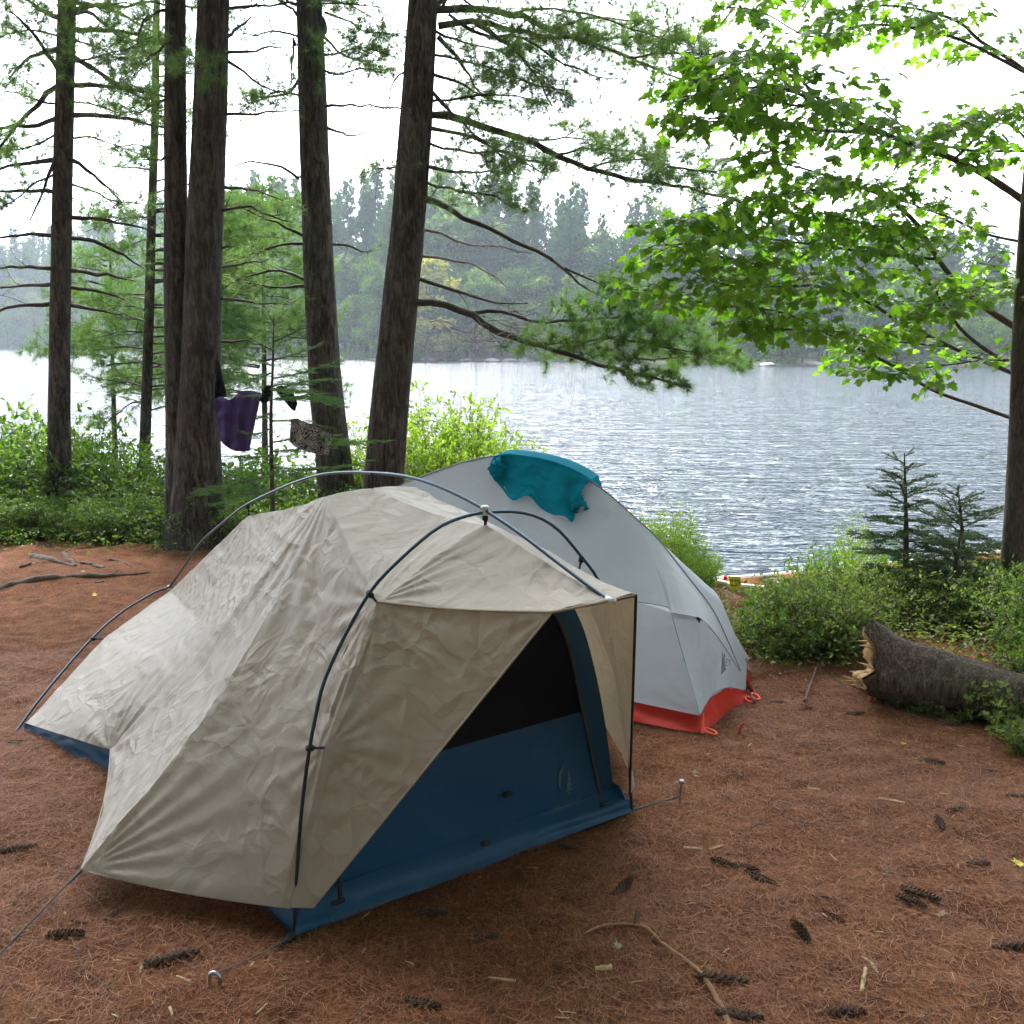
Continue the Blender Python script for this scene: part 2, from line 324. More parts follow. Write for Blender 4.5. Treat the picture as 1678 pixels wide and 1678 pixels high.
# patterned grey cloth
def pattern():
    m, nt, b = newmat('printed_grey_cloth'); b.inputs['Roughness'].default_value = .85
    n = texn(nt, 26, 2, .5, dist=3.5)
    nt.links.new(ramp(nt, n, [(.02, .02, .022), (.03, .03, .03), (.36, .33, .32), (.4, .37, .36)], [0, .46, .5, 1]), b.inputs['Base Color']); return m
M['print'] = pattern()
def groundmat():
    m, nt, b = newmat('pine_needle_floor'); b.inputs['Roughness'].default_value = .95; b.inputs['Specular IOR Level'].default_value = .15
    n0 = texn(nt, .9, 4, .6); n1 = texn(nt, 7, 6, .7); n2 = texn(nt, 90, 5, .75, mapscale=(1, .35, 1), dist=1.2)
    c1 = ramp(nt, n2, [(.045, .017, .008), (.20, .076, .033), (.35, .155, .07)], [.3, .5, .72])
    c2 = ramp(nt, n1, [(.30, .28, .27), (.85, .85, .85), (1.15, 1.12, 1.1)], [.3, .5, .72])
    mu = nt.nodes.new('ShaderNodeMix'); mu.data_type = 'RGBA'; mu.blend_type = 'MULTIPLY'; mu.inputs[0].default_value = .8
    nt.links.new(c1, mu.inputs[6]); nt.links.new(c2, mu.inputs[7])
    # soil and moss beyond the needle bed
    geo = nt.nodes.new('ShaderNodeNewGeometry'); sx = nt.nodes.new('ShaderNodeSeparateXYZ'); nt.links.new(geo.outputs['Position'], sx.inputs[0])
    mr = nt.nodes.new('ShaderNodeMapRange'); mr.inputs[1].default_value = -.05; mr.inputs[2].default_value = -.35
    ad = nt.nodes.new('ShaderNodeMath'); ad.operation = 'MULTIPLY_ADD'; nt.links.new(n0, ad.inputs[0]); ad.inputs[1].default_value = .25; nt.links.new(sx.outputs[2], ad.inputs[2])
    sb = nt.nodes.new('ShaderNodeMath'); sb.operation = 'SUBTRACT'; nt.links.new(ad.outputs[0], sb.inputs[0]); sb.inputs[1].default_value = .12
    nt.links.new(sb.outputs[0], mr.inputs[0])
    lm = nt.nodes.new('ShaderNodeMix'); lm.data_type = 'RGBA'; nt.links.new(mr.outputs[0], lm.inputs[0]); nt.links.new(mu.outputs[2], lm.inputs[6])
    nt.links.new(ramp(nt, n1, [(.02, .018, .01), (.04, .05, .018)]), lm.inputs[7])
    nt.links.new(lm.outputs[2], b.inputs['Base Color'])
    f1 = bumpn(nt, n1, .8, .03, None); bumpn(nt, n2, .9, .012, b, f1); return m
M['ground'] = groundmat()
M['litter'] = leafmat('fallen_needles', [(.075, .026, .011), (.27, .102, .045), (.50, .28, .14)], .15, .7, (1, .8, .6), 0)
def watermat():
    m, nt, b = newmat('lake_water'); b.inputs['Base Color'].default_value = (.006, .016, .028, 1); b.inputs['Roughness'].default_value = .08
    b.inputs['IOR'].default_value = 1.33; b.inputs['Specular IOR Level'].default_value = .5
    n1 = texn(nt, 1, 3, .55, mapscale=(.9, 2.6, 1), dist=.7); n2 = texn(nt, 1, 2, .5, mapscale=(4.5, 10, 1), dist=.3); n3 = texn(nt, 1, 2, mapscale=(.12, .35, 1))
    n4 = texn(nt, 1, 2, .5, mapscale=(.22, .9, 1), dist=.6)
    am = nt.nodes.new('ShaderNodeMapRange'); am.inputs[1].default_value = .3; am.inputs[2].default_value = .7; am.inputs[3].default_value = .5; am.inputs[4].default_value = 1.15
    nt.links.new(n3, am.inputs[0])
    f0 = bumpn(nt, n4, 1, .22, None); f = bumpn(nt, n1, 1, .26, None, f0)
    m2 = nt.nodes.new('ShaderNodeMath'); m2.operation = 'MULTIPLY'; nt.links.new(n2, m2.inputs[0]); nt.links.new(am.outputs[0], m2.inputs[1])
    bumpn(nt, m2.outputs[0], 1, .055, b, f); return m
M['water'] = watermat()
M['shore'] = simple('far_shore_soil', (.10, .11, .06), .95, var=.4, scale=.2)
# ============================================================ SETTING
def terrain():
    xs = np.concatenate([np.linspace(-34, -4.2, 40), np.linspace(-4, 5.5, 300), np.linspace(5.7, 34, 40)])
    ys = np.concatenate([np.linspace(-7, 1.2, 20), np.linspace(1.25, 6.5, 210), np.linspace(6.6, 15, 70)])
    X, Y = np.meshgrid(xs, ys, indexing='ij')
    Z = np.vectorize(zt)(X, Y)
    g = Geo(); addgrid(g, np.stack([X, Y, Z], -1)); o = g.build('ground', M['ground']); tag(o, kind='structure')
    g = Geo(); g.add([[-900, 14.5, -3.0], [900, 14.5, -3.0], [900, 1500, -3.0], [-900, 1500, -3.0]], np.array([[0, 1, 2, 3]]))
    o = g.build('lake_bed', M['shore']); tag(o, kind='structure')
    g = Geo(); g.add([[-700, 7.4, WATER], [700, 7.4, WATER], [700, 900, WATER], [-700, 900, WATER]], np.array([[0, 1, 2, 3]]))
    o = g.build('water', M['water'], smooth=False); tag(o, kind='structure')
SHX = np.array([-2000, 0, 140, 280, 400, 560, 700, 1000, 1250, 1400, 1678, 3600])
SHY = np.array([300, 272, 268, 225, 165, 141, 137, 128, 112, 111, 106, 90])
def shore(a): return float(np.interp(839 + F * a, SHX, SHY)) + 2.2 * math.sin(a * 70) + 1.3 * math.sin(a * 31 + 1)
def farz(a, e):
    hl = 16 if a < -.2 else 9
    return WATER + .25 * min(1, e / 1.0) + hl * float(sstep(0, 110, e)) if e > 0 else WATER + e * .35
def far_terrain():
    aa = np.linspace(-1.5, 1.5, 420); ee = np.array([-5, -1, 0, .4, 1, 3, 8, 15, 30, 50, 80, 120, 200, 400, 900])
    X = np.zeros((len(aa), len(ee), 3))
    for i, a in enumerate(aa):
        s = shore(a)
        for j, e in enumerate(ee): X[i, j] = (a * (s + e), s + e, farz(a, e) + (noise.noise(Vector((a * 60, e * .2, 0))) * .25 if e > 0 else 0))
    g = Geo(); addgrid(g, X); tag(g.build('far_shore', M['shore']), kind='structure')
terrain(); far_terrain()
# haze: even air over the lake
g = Geo(); box(g, (0, 296, 22), (860, 616, 54)); hz = g.build('haze', None or M['shore'], smooth=False); tag(hz, kind='stuff')
hm = bpy.data.materials.new('haze_air'); hm.use_nodes = True; hn = hm.node_tree
for n_ in list(hn.nodes):
    if n_.type == 'BSDF_PRINCIPLED': hn.nodes.remove(n_)
pv = hn.nodes.new('ShaderNodeVolumePrincipled'); pv.inputs['Color'].default_value = (.80, .90, 1, 1); pv.inputs['Density'].default_value = .0006
pv.inputs['Anisotropy'].default_value = .3
hn.links.new(pv.outputs[0], hn.nodes['Material Output'].inputs['Volume']); hz.data.materials[0] = hm

# ------------------------------------------------------------ far trees
def far_conifer(kind):
    root = empty('conifer_tree', (0, 0, 0), 'x', 'conifer tree'); H = 15.0
    gt_ = Geo(); tube(gt_, [[0, 0, -.5], [.1, 0, H * .5], [0, 0, H]], [.22, .13, .02], 6); gt_.build('trunk', M['twig'], root)
    g = Geo(); C = []; A = []
    nb = {0: 120, 1: 70, 2: 95}[kind]
    for i in range(nb):
        h = (.12 + .88 * (i / nb) ** .9) if kind != 1 else .3 + .7 * (i / nb)
        t = (h - .12) / .88; r = {0: 3.0, 1: 3.8, 2: 2.2}[kind] * (1 - t) ** .75 * random.uniform(.6, 1.15) + .25
        az = random.uniform(0, 2 * math.pi); dr = {0: -.25, 1: .12, 2: -.4}[kind]
        n = max(3, int(r * 6))
        for k in range(n):
            s = (k + 1) / n; sp = .12 + .3 * s * (1.1 - s) * r * .5
            p = np.array([math.cos(az) * r * s, math.sin(az) * r * s, H * h + dr * r * s + .12 * r * s * s]) + rng.standard_normal(3) * [sp, sp, .09]
            C.append(p); A.append([math.cos(az), math.sin(az), -.1 if kind != 1 else .35])
    C = np.array(C); rr = np.clip(.5 + .25 * np.sin(C[:, 2] * 1.1 + C[:, 0]) + rng.uniform(-.25, .25, len(C)), 0, 1)
    needles(g, C, np.array(A), 10, .55, .085, .75, rnd=rr, up=.1)
    g.build('crown', M['farcon'], root); return root
def far_broad(kind, mat='fardec', name='broadleaf_tree'):
    root = empty(name, (0, 0, 0), 'x', 'broadleaf tree'); H = 11.0
    gt_ = Geo(); tube(gt_, [[0, 0, -.5], [.2, 0, H * .4], [0, 0, H * .9]], [.2, .13, .03], 6)
    lobes = []
    for i in range(34):
        t = random.uniform(.12, 1); rr = 3.1 * math.sin(math.pi * min(.96, t ** .8 * .9 + .08)) ** .7
        az = random.uniform(0, 6.28); q = random.uniform(.3, 1) * rr
        c = np.array([math.cos(az) * q, math.sin(az) * q, H * t]); lobes.append((c, random.uniform(.7, 1.35)))
        if i % 3 == 0: tube(gt_, [[0, 0, H * t * .6], c * [.5, .5, .9], c], [.07, .04, .01], 4)
    gt_.build('trunk', M['twig'], root); g = Geo()
    for c, r in lobes:
        n = int(85 * r * r); d = unit(rng.standard_normal((n, 3))); d[:, 2] *= .62
        P = c + d * r * rng.uniform(.55, 1.1, (n, 1))
        cards(g, P, rng.standard_normal((n, 3)), unit(d + rng.standard_normal((n, 3)) * .7 + [0, 0, .6]), rng.uniform(.34, .6, n), OVAL, OVALF,
              rnd=np.clip(random.uniform(.2, .7) + rng.uniform(-.3, .3, n), 0, 1))
    g.build('crown', M[mat], root); return root
SKX = [-400, 0, 60, 150, 210, 260, 330, 380, 430, 500, 560, 600, 635, 660, 700, 735, 775, 815, 850, 900, 945, 985, 1030, 1070, 1110, 1200, 1350, 1500, 1600, 1678, 2100]
SKY = [385, 392, 380, 372, 345, 338, 330, 310, 290, 285, 302, 300, 262, 285, 298, 262, 300, 272, 282, 345, 298, 350, 322, 318, 335, 350, 352, 362, 372, 392, 360]
con = [far_conifer(k) for k in (0, 1, 2)]; con_used = [0, 0, 0]
dec = [far_broad(0), far_broad(1)]; dec_used = [0, 0]
CL = ['dark dense spire-topped conifer on the far shore', 'tall open-crowned pine with spreading limbs on the far shore', 'slender narrow conifer on the far shore']
def put_far(protos, used, k, px, e, ysky, hn_, sc_w=1.0):
    a = (px - 839) / F; s = shore(a) + e; z = farz(a, e)
    top = CAM[2] + (554 - ysky) / F * s; sc = max(.25, (top - z) / hn_)
    src = protos[k]
    o = src if not used[k] else copy_tree(src); used[k] = 1
    o.location = (a * s, s, z); o.scale = (sc * sc_w, sc * sc_w, sc); o.rotation_euler = (0, 0, random.uniform(0, 6.28)); return o
px = -60
while px < 1760:
    for e, q, st in ((24, 1.0, 0), (13, .74, 1), (4, .42, 2)):
        x = px + random.uniform(-9, 9); sk = float(np.interp(x, SKX, SKY)); base = 560
        ys = base - (base - sk) * q * (random.uniform(.84, 1.02) if e > 20 else random.uniform(.7, 1.2))
        if e > 20 and 280 < x < 1100: ys = base - (base - sk) * random.uniform(.9, 1.02)
        pc = .7 if 500 < x < 1100 else .5
        if e > 20: pc = .88
        if st == 2: pc = .3
        if random.random() < pc:
            k = random.choice([0, 0, 1, 2]); o = put_far(con, con_used, k, x, e + random.uniform(-3, 5), ys, 15.0, random.uniform(.5, .78) if e > 20 else random.uniform(.75, 1.1)); tag(o, CL[k], 'conifer tree', 'conifers along the far shore')
        else:
            k = random.choice([0, 1]); o = put_far(dec, dec_used, k, x, e + random.uniform(-3, 5), ys + 12, 11.0, random.uniform(.9, 1.3))
            tag(o, ['rounded green broadleaf tree on the far shore', 'full pale-green leafy tree on the far shore'][k], 'broadleaf tree', 'leafy trees along the far shore')
    d = shore((px - 839) / F); px += 19 * 137 / d * random.uniform(.8, 1.2)
yt = far_broad(0, 'yellow', 'yellowing_tree'); a = (700 - 839) / F; yt.location = (a * 131, 131, -2.5); yt.scale = (1.5, 1.2, 1.05)
tag(yt, 'tree turning yellow on the far shore behind the big pine trunk', 'broadleaf tree'); yt.location = (a * 133, 133, farz(a, 1) + .3)
# low bushes and rocks along the far waterline
def far_bush(mat, n=420, r=1.2):
    g = Geo(); d = unit(rng.standard_normal((n, 3))); d[:, 2] = np.abs(d[:, 2]) * .75
    lump = 1 + .3 * np.sin(d[:, 0] * 5) * np.cos(d[:, 1] * 4)
    cards(g, d * r * lump[:, None] * rng.uniform(.5, 1.05, (n, 1)), rng.standard_normal((n, 3)), d + [0, 0, .5], rng.uniform(.2, .36, n), OVAL, OVALF)
    return g.build('shore_bush', M[mat])
fb = far_bush('fardec'); fr_ = far_bush('redleaf', 500, 1.3); first = True
for i in range(64):
    px = random.uniform(-40, 1720); a = (px - 839) / F; e = random.uniform(.4, 2.2); s = shore(a) + e
    o = fb if first else fb.copy()
    if not first: COL.objects.link(o)
    first = False
    k = random.uniform(.6, 1.5); o.location = (a * s, s, farz(a, e)); o.scale = (k * 1.5, k, k * .8); o.rotation_euler = (0, 0, random.uniform(0, 6.28))
    tag(o, 'low green bush at the far waterline', 'bush', 'bushes along the far waterline')
a = (733 - 839) / F; s = shore(a) + 1.0; fr_.location = (a * s, s, farz(a, 1)); fr_.scale = (1.7, 1.2, .85)
tag(fr_, 'reddish bush at the far waterline right of the big pine trunk', 'bush')
def rock_mesh():
    bm = bmesh.new(); bmesh.ops.create_icosphere(bm, subdivisions=3, radius=1)
    for v in bm.verts: v.co *= 1 + .3 * noise.noise(v.co * 1.3 + Vector((5, 1, 2))) + .1 * noise.noise(v.co * 4)
    for v in bm.verts: v.co.z *= .6
    me = bpy.data.meshes.new('shore_rock'); bm.to_mesh(me); bm.free(); me.materials.append(M['rock']); return me
rm = rock_mesh()
for k, (px, e, sc, lb) in enumerate([(566, -.2, 1.15, 'pale rounded boulder at the far shore just right of the second big trunk'), (548, .0, .7, 'small pale rock beside the far boulder'),
    (702, -.2, .7, 'flat pale rock at the water edge by the reddish bush'), (765, -.1, .6, None), (806, -.2, .8, None), (835, -.3, .6, None), (860, -.2, .9, None), (905, -.2, .5, None), (1255, -.3, .7, None), (1330, -.1, .8, None)]):
    a = (px - 839) / F; s = shore(a) + e; o = bpy.data.objects.new('shore_rock', rm); COL.objects.link(o)
    o.location = (a * s, s, WATER + .05); o.scale = (sc * 1.6, sc, sc * .7); o.rotation_euler = (0, 0, k * 1.3)
    tag(o, lb or 'low pale rock in the line along the far water edge', 'rock', 'rocks along the far water edge')
# ============================================================ NEAR TREES
def trunk(name, P, r, mat, parent=None, flare=0, sides=20, n=60, rough=.05):
    g = Geo(); P = resample(P, n, True); t = np.linspace(0, 1, n)
    rr = np.interp(t, np.linspace(0, 1, len(r)), r) + flare * np.exp(-t * n / 3.0)
    tube(g, P, rr, sides)
    V = g.V[0].reshape(n, sides, 3); c = P[:, None]; d = V - c
    for i in range(n):
        for j in range(sides):
            q = Vector(V[i, j]); f = 1 + rough * (noise.noise(Vector((q.x * 9, q.y * 9, q.z * 1.6))) + .6 * noise.noise(Vector((q.x * 30, q.y * 30, q.z * 6))))
            if i < 8: f += flare * .9 * max(0, noise.noise(Vector((j * 1.1, 0, 2)))) * (8 - i) / 8 / rr[i]
            V[i, j] = P[i] + d[i, j] * f
    g.V[0] = V.reshape(-1, 3); return g.build(name, mat, parent)
UP = np.array([0, 0, 1.0])
def pine_branch(parent, path, r0, fol=1.0, start=.35, mat='pine', tl=.45, every=.11, nlen=.085, dead=False, name='branch'):
    gw = Geo(); gn = Geo(); L = float(np.sum(np.linalg.norm(np.diff(np.asarray(path), axis=0), axis=1)))
    n = max(8, int(L / .1)); P = resample(path, n, True)
    P[1:-1] += rng.standard_normal((n - 2, 3)) * .006
    t = np.linspace(0, 1, n); tube(gw, P, r0 * (1 - .8 * t) + .0015, 5, wob=.12); C = []; A = []
    T = unit(np.gradient(P, axis=0)); nt_ = max(3, int(L / every)); side = 1
    for k in range(nt_):
        s = start * .55 + (1 - start * .55) * (k + random.random()) / nt_; i = min(n - 1, int(s * (n - 1))); p = P[i]; side = -side
        sv = unit(np.cross(T[i], UP)) * side
        q = tl * (1.15 - .65 * s) * random.uniform(.55, 1.2)
        d = unit(T[i] * random.uniform(.4, 1.0) + sv * random.uniform(.5, 1) + UP * random.uniform(-.25, .35))
        m = 6; tp = [p]
        for j in range(m - 1):
            d = unit(d + rng.standard_normal(3) * .16 + UP * .04); tp.append(tp[-1] + d * q / (m - 1))
        tp = np.array(tp); tube(gw, tp, np.linspace(.0035, .0012, m), 3)
        live = (not dead) and s > start and random.random() < .93
        for j in range(1, m):
            if random.random() < (.75 if live else .35):
                d2 = unit(tp[j] - tp[j - 1] + rng.standard_normal(3) * .7); e2 = tp[j] + d2 * q * random.uniform(.18, .42)
                tube(gw, [tp[j], (tp[j] + e2) / 2 + rng.standard_normal(3) * .008, e2], [.002, .0014, .001], 3)
                if live:
                    for u in (.45, .72, 1): C.append(tp[j] * (1 - u) + e2 * u); A.append(d2 + UP * .25)
            if live and j >= 2: C.append(tp[j]); A.append(unit(tp[j] - tp[j - 1]) + UP * .2)
    gb = gw.build(name, M['twig'] if not dead else M['deadtwig'], parent)
    if C and fol > 0:
        C = np.array(C) + rng.standard_normal((len(C), 3)) * .01; needles(gn, C, np.array(A), max(3, int(21 * fol)), nlen, .0013, .75)
        gn.build('needles', M[mat], gb)
    return gb
def pb(parent, pts, Y0, Y1, r0=.02, **k):
    n = len(pts); path = [at(px, py, Y0 + (Y1 - Y0) * i / (n - 1)) for i, (px, py) in enumerate(pts)]
    return pine_branch(parent, path, r0, **k)
def rand_branches(parent, base, top, zs, Lr, n, fol=1, mat='pine', r0=.018, **k):
    base = np.array(base); top = np.array(top)
    for i in range(n):
        z = random.uniform(*zs); f = (z - base[2]) / (top[2] - base[2]); p = base + (top - base) * f
        az = k.pop('az', None) or random.uniform(0, 6.28); L = random.uniform(*Lr)
        d = np.array([math.cos(az), math.sin(az), 0]); pts = [p]
        for j in range(1, 7): s = j / 6; pts.append(p + d * L * s + UP * L * (.18 * s - .22 * s * s) + rng.standard_normal(3) * .04 * L * .3)
        pine_branch(parent, pts, r0, fol=fol, mat=mat, **k)
# far-left pine (x=97), thin pine (245), forked pair (290/335), (525), (690)
def pine_tree(label, pts, Y, zb, rad, flare=.05, toph=9.5, nm='pine_tree', **k):
    P = [at(px, py, Y) for px, py in pts]; b = P[0].copy(); d = P[1] - P[0]; 
    base = P[0] - d / np.linalg.norm(d) * ((P[0][2] - zb) / (d[2] / np.linalg.norm(d)))
    dt = unit(P[-1] - P[-2]); top = P[-1] + dt * (toph - P[-1][2]) / dt[2]
    root = empty(nm, tuple(base), label, 'pine tree'); path = [base] + P + [top]
    L = np.cumsum([0] + [np.linalg.norm(np.array(path[i + 1]) - path[i]) for i in range(len(path) - 1)]); 
    tt = np.linspace(0, L[-1], 12); rr = np.interp(tt, [0, L[-2], L[-1]], [rad[0], rad[1], .03])
    trunk('trunk', path, rr, M['bark'], root, flare=flare, **k); return root, base, top, P
# --- far-left
Y = 9.3
T1, b1, t1, _ = pine_tree('slim dark pine trunk standing alone at the far left', [(97, 760), (98, 560), (101, 380), (105, 200), (110, 0)], Y, -.35, (.097, .072))
L1 = [([(100, 80), (70, 86), (43, 98), (15, 130)], .8), ([(97, 139), (64, 168), (28, 207), (-20, 260)], .9), ([(95, 193), (54, 207), (20, 205), (-30, 218)], 1), ([(93, 261), (36, 268), (0, 277), (-40, 282)], .9),
      ([(90, 314), (50, 313), (0, 314), (-40, 320)], .35), ([(88, 386), (46, 383), (0, 390), (-40, 398)], .25), ([(88, 440), (40, 437), (-20, 439)], .1), ([(86, 466), (40, 468), (-20, 474)], .1), ([(86, 497), (40, 500), (0, 509), (-40, 525)], .1),
      ([(114, 48), (161, 50), (214, 55), (262, 70)], 1), ([(114, 89), (161, 118), (200, 143), (240, 165)], .7), ([(114, 139), (179, 143), (240, 152), (276, 160)], .5), ([(114, 189), (179, 191), (240, 203), (278, 210)], .5),
      ([(114, 261), (143, 279), (172, 304), (200, 332)], .25), ([(114, 356), (179, 361), (250, 379)], .3), ([(114, 390), (161, 397), (200, 418), (236, 440)], .3), ([(112, 443), (170, 450), (222, 461)], .1),
      ([(112, 470), (160, 478), (205, 492)], .1), ([(112, 499), (161, 508), (200, 518)], .2), ([(105, 20), (130, -20), (180, -60)], 1), ([(100, 30), (60, 10), (10, -20)], 1), ([(98, 120), (60, 60), (20, 20)], .9), ([(100, 230), (75, 300), (50, 360)], .3)]
for pts, f in L1:
    up = (pts[-1][0] < pts[0][0]); pb(T1, pts, Y, Y + random.uniform(-1.0, .6), .02 if f < .5 else .024, fol=f * 1.5, start=.3 if f > .4 else .55, tl=.55 if f > .4 else .4, every=.09 if f > .4 else .15)
rand_branches(T1, b1, t1, (4.2, 8.8), (1.2, 2.4), 22, 1.1)
# --- thin pine with bright boughs
Y = 10.6
T2, b2, t2, _ = pine_tree('thinnest pine, between the far-left trunk and the forked pair, with bright green boughs', [(237, 750), (243, 560), (249, 340), (254, 200), (256, 60)], Y, -.75, (.062, .032), toph=7.5, flare=.03)
for i in range(46):
    y = 330 + i * 7.6 + random.uniform(-14, 14); x = float(np.interp(y, [60, 340, 750], [256, 249, 237])); sd = random.choice([-1, 1, 1]); Ln = random.uniform(90, 250) if sd > 0 else random.uniform(50, 140)
    if y > 600: Ln *= .5
    dr = random.uniform(-25, 40)
    bright = random.random() < .9
    pb(T2, [(x + 3 * sd, y), (x + Ln * .4 * sd, y + dr * .2 - 4), (x + Ln * .75 * sd, y + dr * .6), (x + Ln * sd, y + dr)], Y, Y + random.uniform(-.6, 1.4), .009, fol=1.1 if bright else 0, dead=not bright, start=.3, mat='pinegreen', tl=.5, every=.075 if bright else .2)
for i in range(14):
    y = 70 + i * 19; x = 253; sd = random.choice([-1, 1]); Ln = random.uniform(40, 100)
    pb(T2, [(x, y), (x + Ln * .5 * sd, y - 4), (x + Ln * sd, y + random.uniform(-12, 25))], Y, Y + random.uniform(-.5, .6), .009, fol=.7, start=.35, mat='pine', tl=.4, every=.1)
# --- forked pair
Y = 8.3
T3, b3, t3, _ = pine_tree('narrower left trunk of the touching pair of pines behind the beige tent', [(300, 880), (297, 760), (290, 560), (288, 380), (287, 200), (288, 0)], Y + .05, -.06, (.105, .075), flare=.07)
T4, b4, t4, _ = pine_tree('thicker right trunk of the touching pair of pines behind the beige tent', [(322, 880), (326, 700), (330, 560), (335, 380), (343, 200), (350, 0)], Y, -.06, (.165, .115), flare=.10)
for pts, f in [([(368, 188), (411, 188), (447, 182), (490, 182)], .1), ([(372, 86), (411, 84), (440, 80), (465, 79)], .15), ([(372, 14), (429, 9), (483, 5), (572, 7), (640, 14)], .35), ([(372, 100), (411, 125), (443, 147), (472, 164)], .3),
               ([(361, 306), (411, 311), (465, 329)], .1), ([(358, 345), (400, 340), (440, 352), (480, 365)], .1), ([(355, 440), (400, 432), (440, 425)], .1), ([(355, 488), (420, 495), (480, 500)], .1), ([(352, 560), (400, 558), (440, 570)], .1), ([(372, 60), (395, 42), (412, 28)], .1)]:
    pb(T4, pts, Y, Y + random.uniform(-.3, .5), .012, fol=f * 2, start=.5, tl=.35, every=.16)
for pts in [[(362, 404), (383, 404)], [(358, 490), (372, 489)]]: pb(T4, [pts[0], ((pts[0][0] + pts[1][0]) / 2, pts[0][1]), pts[1]], Y, Y, .011, fol=0, dead=False, tl=.03, every=1, name='branch_stub')
for pts in [[(290, 15), (255, 20), (232, 40), (226, 70)], [(285, 160), (255, 170), (225, 185)], [(285, 255), (260, 262), (235, 262)], [(290, 60), (250, 90), (225, 120)]]:
    pb(T3, pts, Y, Y - .2, .012, fol=1.2, start=.3, tl=.35, every=.1)
for pts in [[(275, 120), (290, 105), (300, 125)], [(330, 105), (345, 115), (350, 130)]]:
    pb(T3, pts, Y - .25, Y - .5, .006, fol=.8, start=.1, tl=.22, every=.07)
rand_branches(T3, b3, t3, (4.3, 9), (1.0, 2.2), 14, 1.1); rand_branches(T4, b4, t4, (4.4, 9), (1.2, 2.6), 18, 1.1)
# --- second from right
Y = 9.0
T5, b5, t5, _ = pine_tree('straight pine trunk with a burl near the top, second from the right of the row', [(541, 700), (531, 600), (521, 400), (515, 250), (510, 100), (506, 0)], Y, -.45, (.15, .105), flare=.06)
for pts, f in [([(490, 293), (458, 272), (411, 265), (375, 276)], .05), ([(497, 386), (447, 361), (393, 340)], .1), ([(497, 399), (447, 404), (393, 425), (360, 432)], .2), ([(499, 458), (458, 442), (400, 454), (370, 470)], .3), ([(499, 468), (450, 470), (400, 462)], .1),
               ([(530, 175), (580, 172), (640, 178)], .05), ([(492, 30), (470, 8), (440, -10)], .5), ([(530, 60), (560, 90), (600, 100), (630, 92)], 1.0), ([(490, 130), (470, 150), (430, 160), (400, 155)], .9), ([(530, 205), (570, 222), (600, 215)], .1),
               ([(538, 400), (570, 402), (600, 412), (625, 400)], .1), ([(485, 75), (478, 60), (480, 95), (474, 150)], .2)]:
    pb(T5, pts, Y, Y + random.uniform(-.4, .5), .012, fol=f * 1.6, start=.45, tl=.38, every=.12)
g = Geo(); bl = at(528, 42, Y)
bm = bmesh.new(); bmesh.ops.create_icosphere(bm, subdivisions=3, radius=.04)
for v in bm.verts: v.co *= 1 + .3 * noise.noise(v.co * 25)
g.add([bl + np.array(v.co) * [1, 1, 2.0] for v in bm.verts], np.array([[v.index for v in f.verts] for f in bm.faces])); bm.free(); g.build('burl', M['bark'], T5)
rand_branches(T5, b5, t5, (4.3, 9), (1.2, 2.4), 16, 1.1)
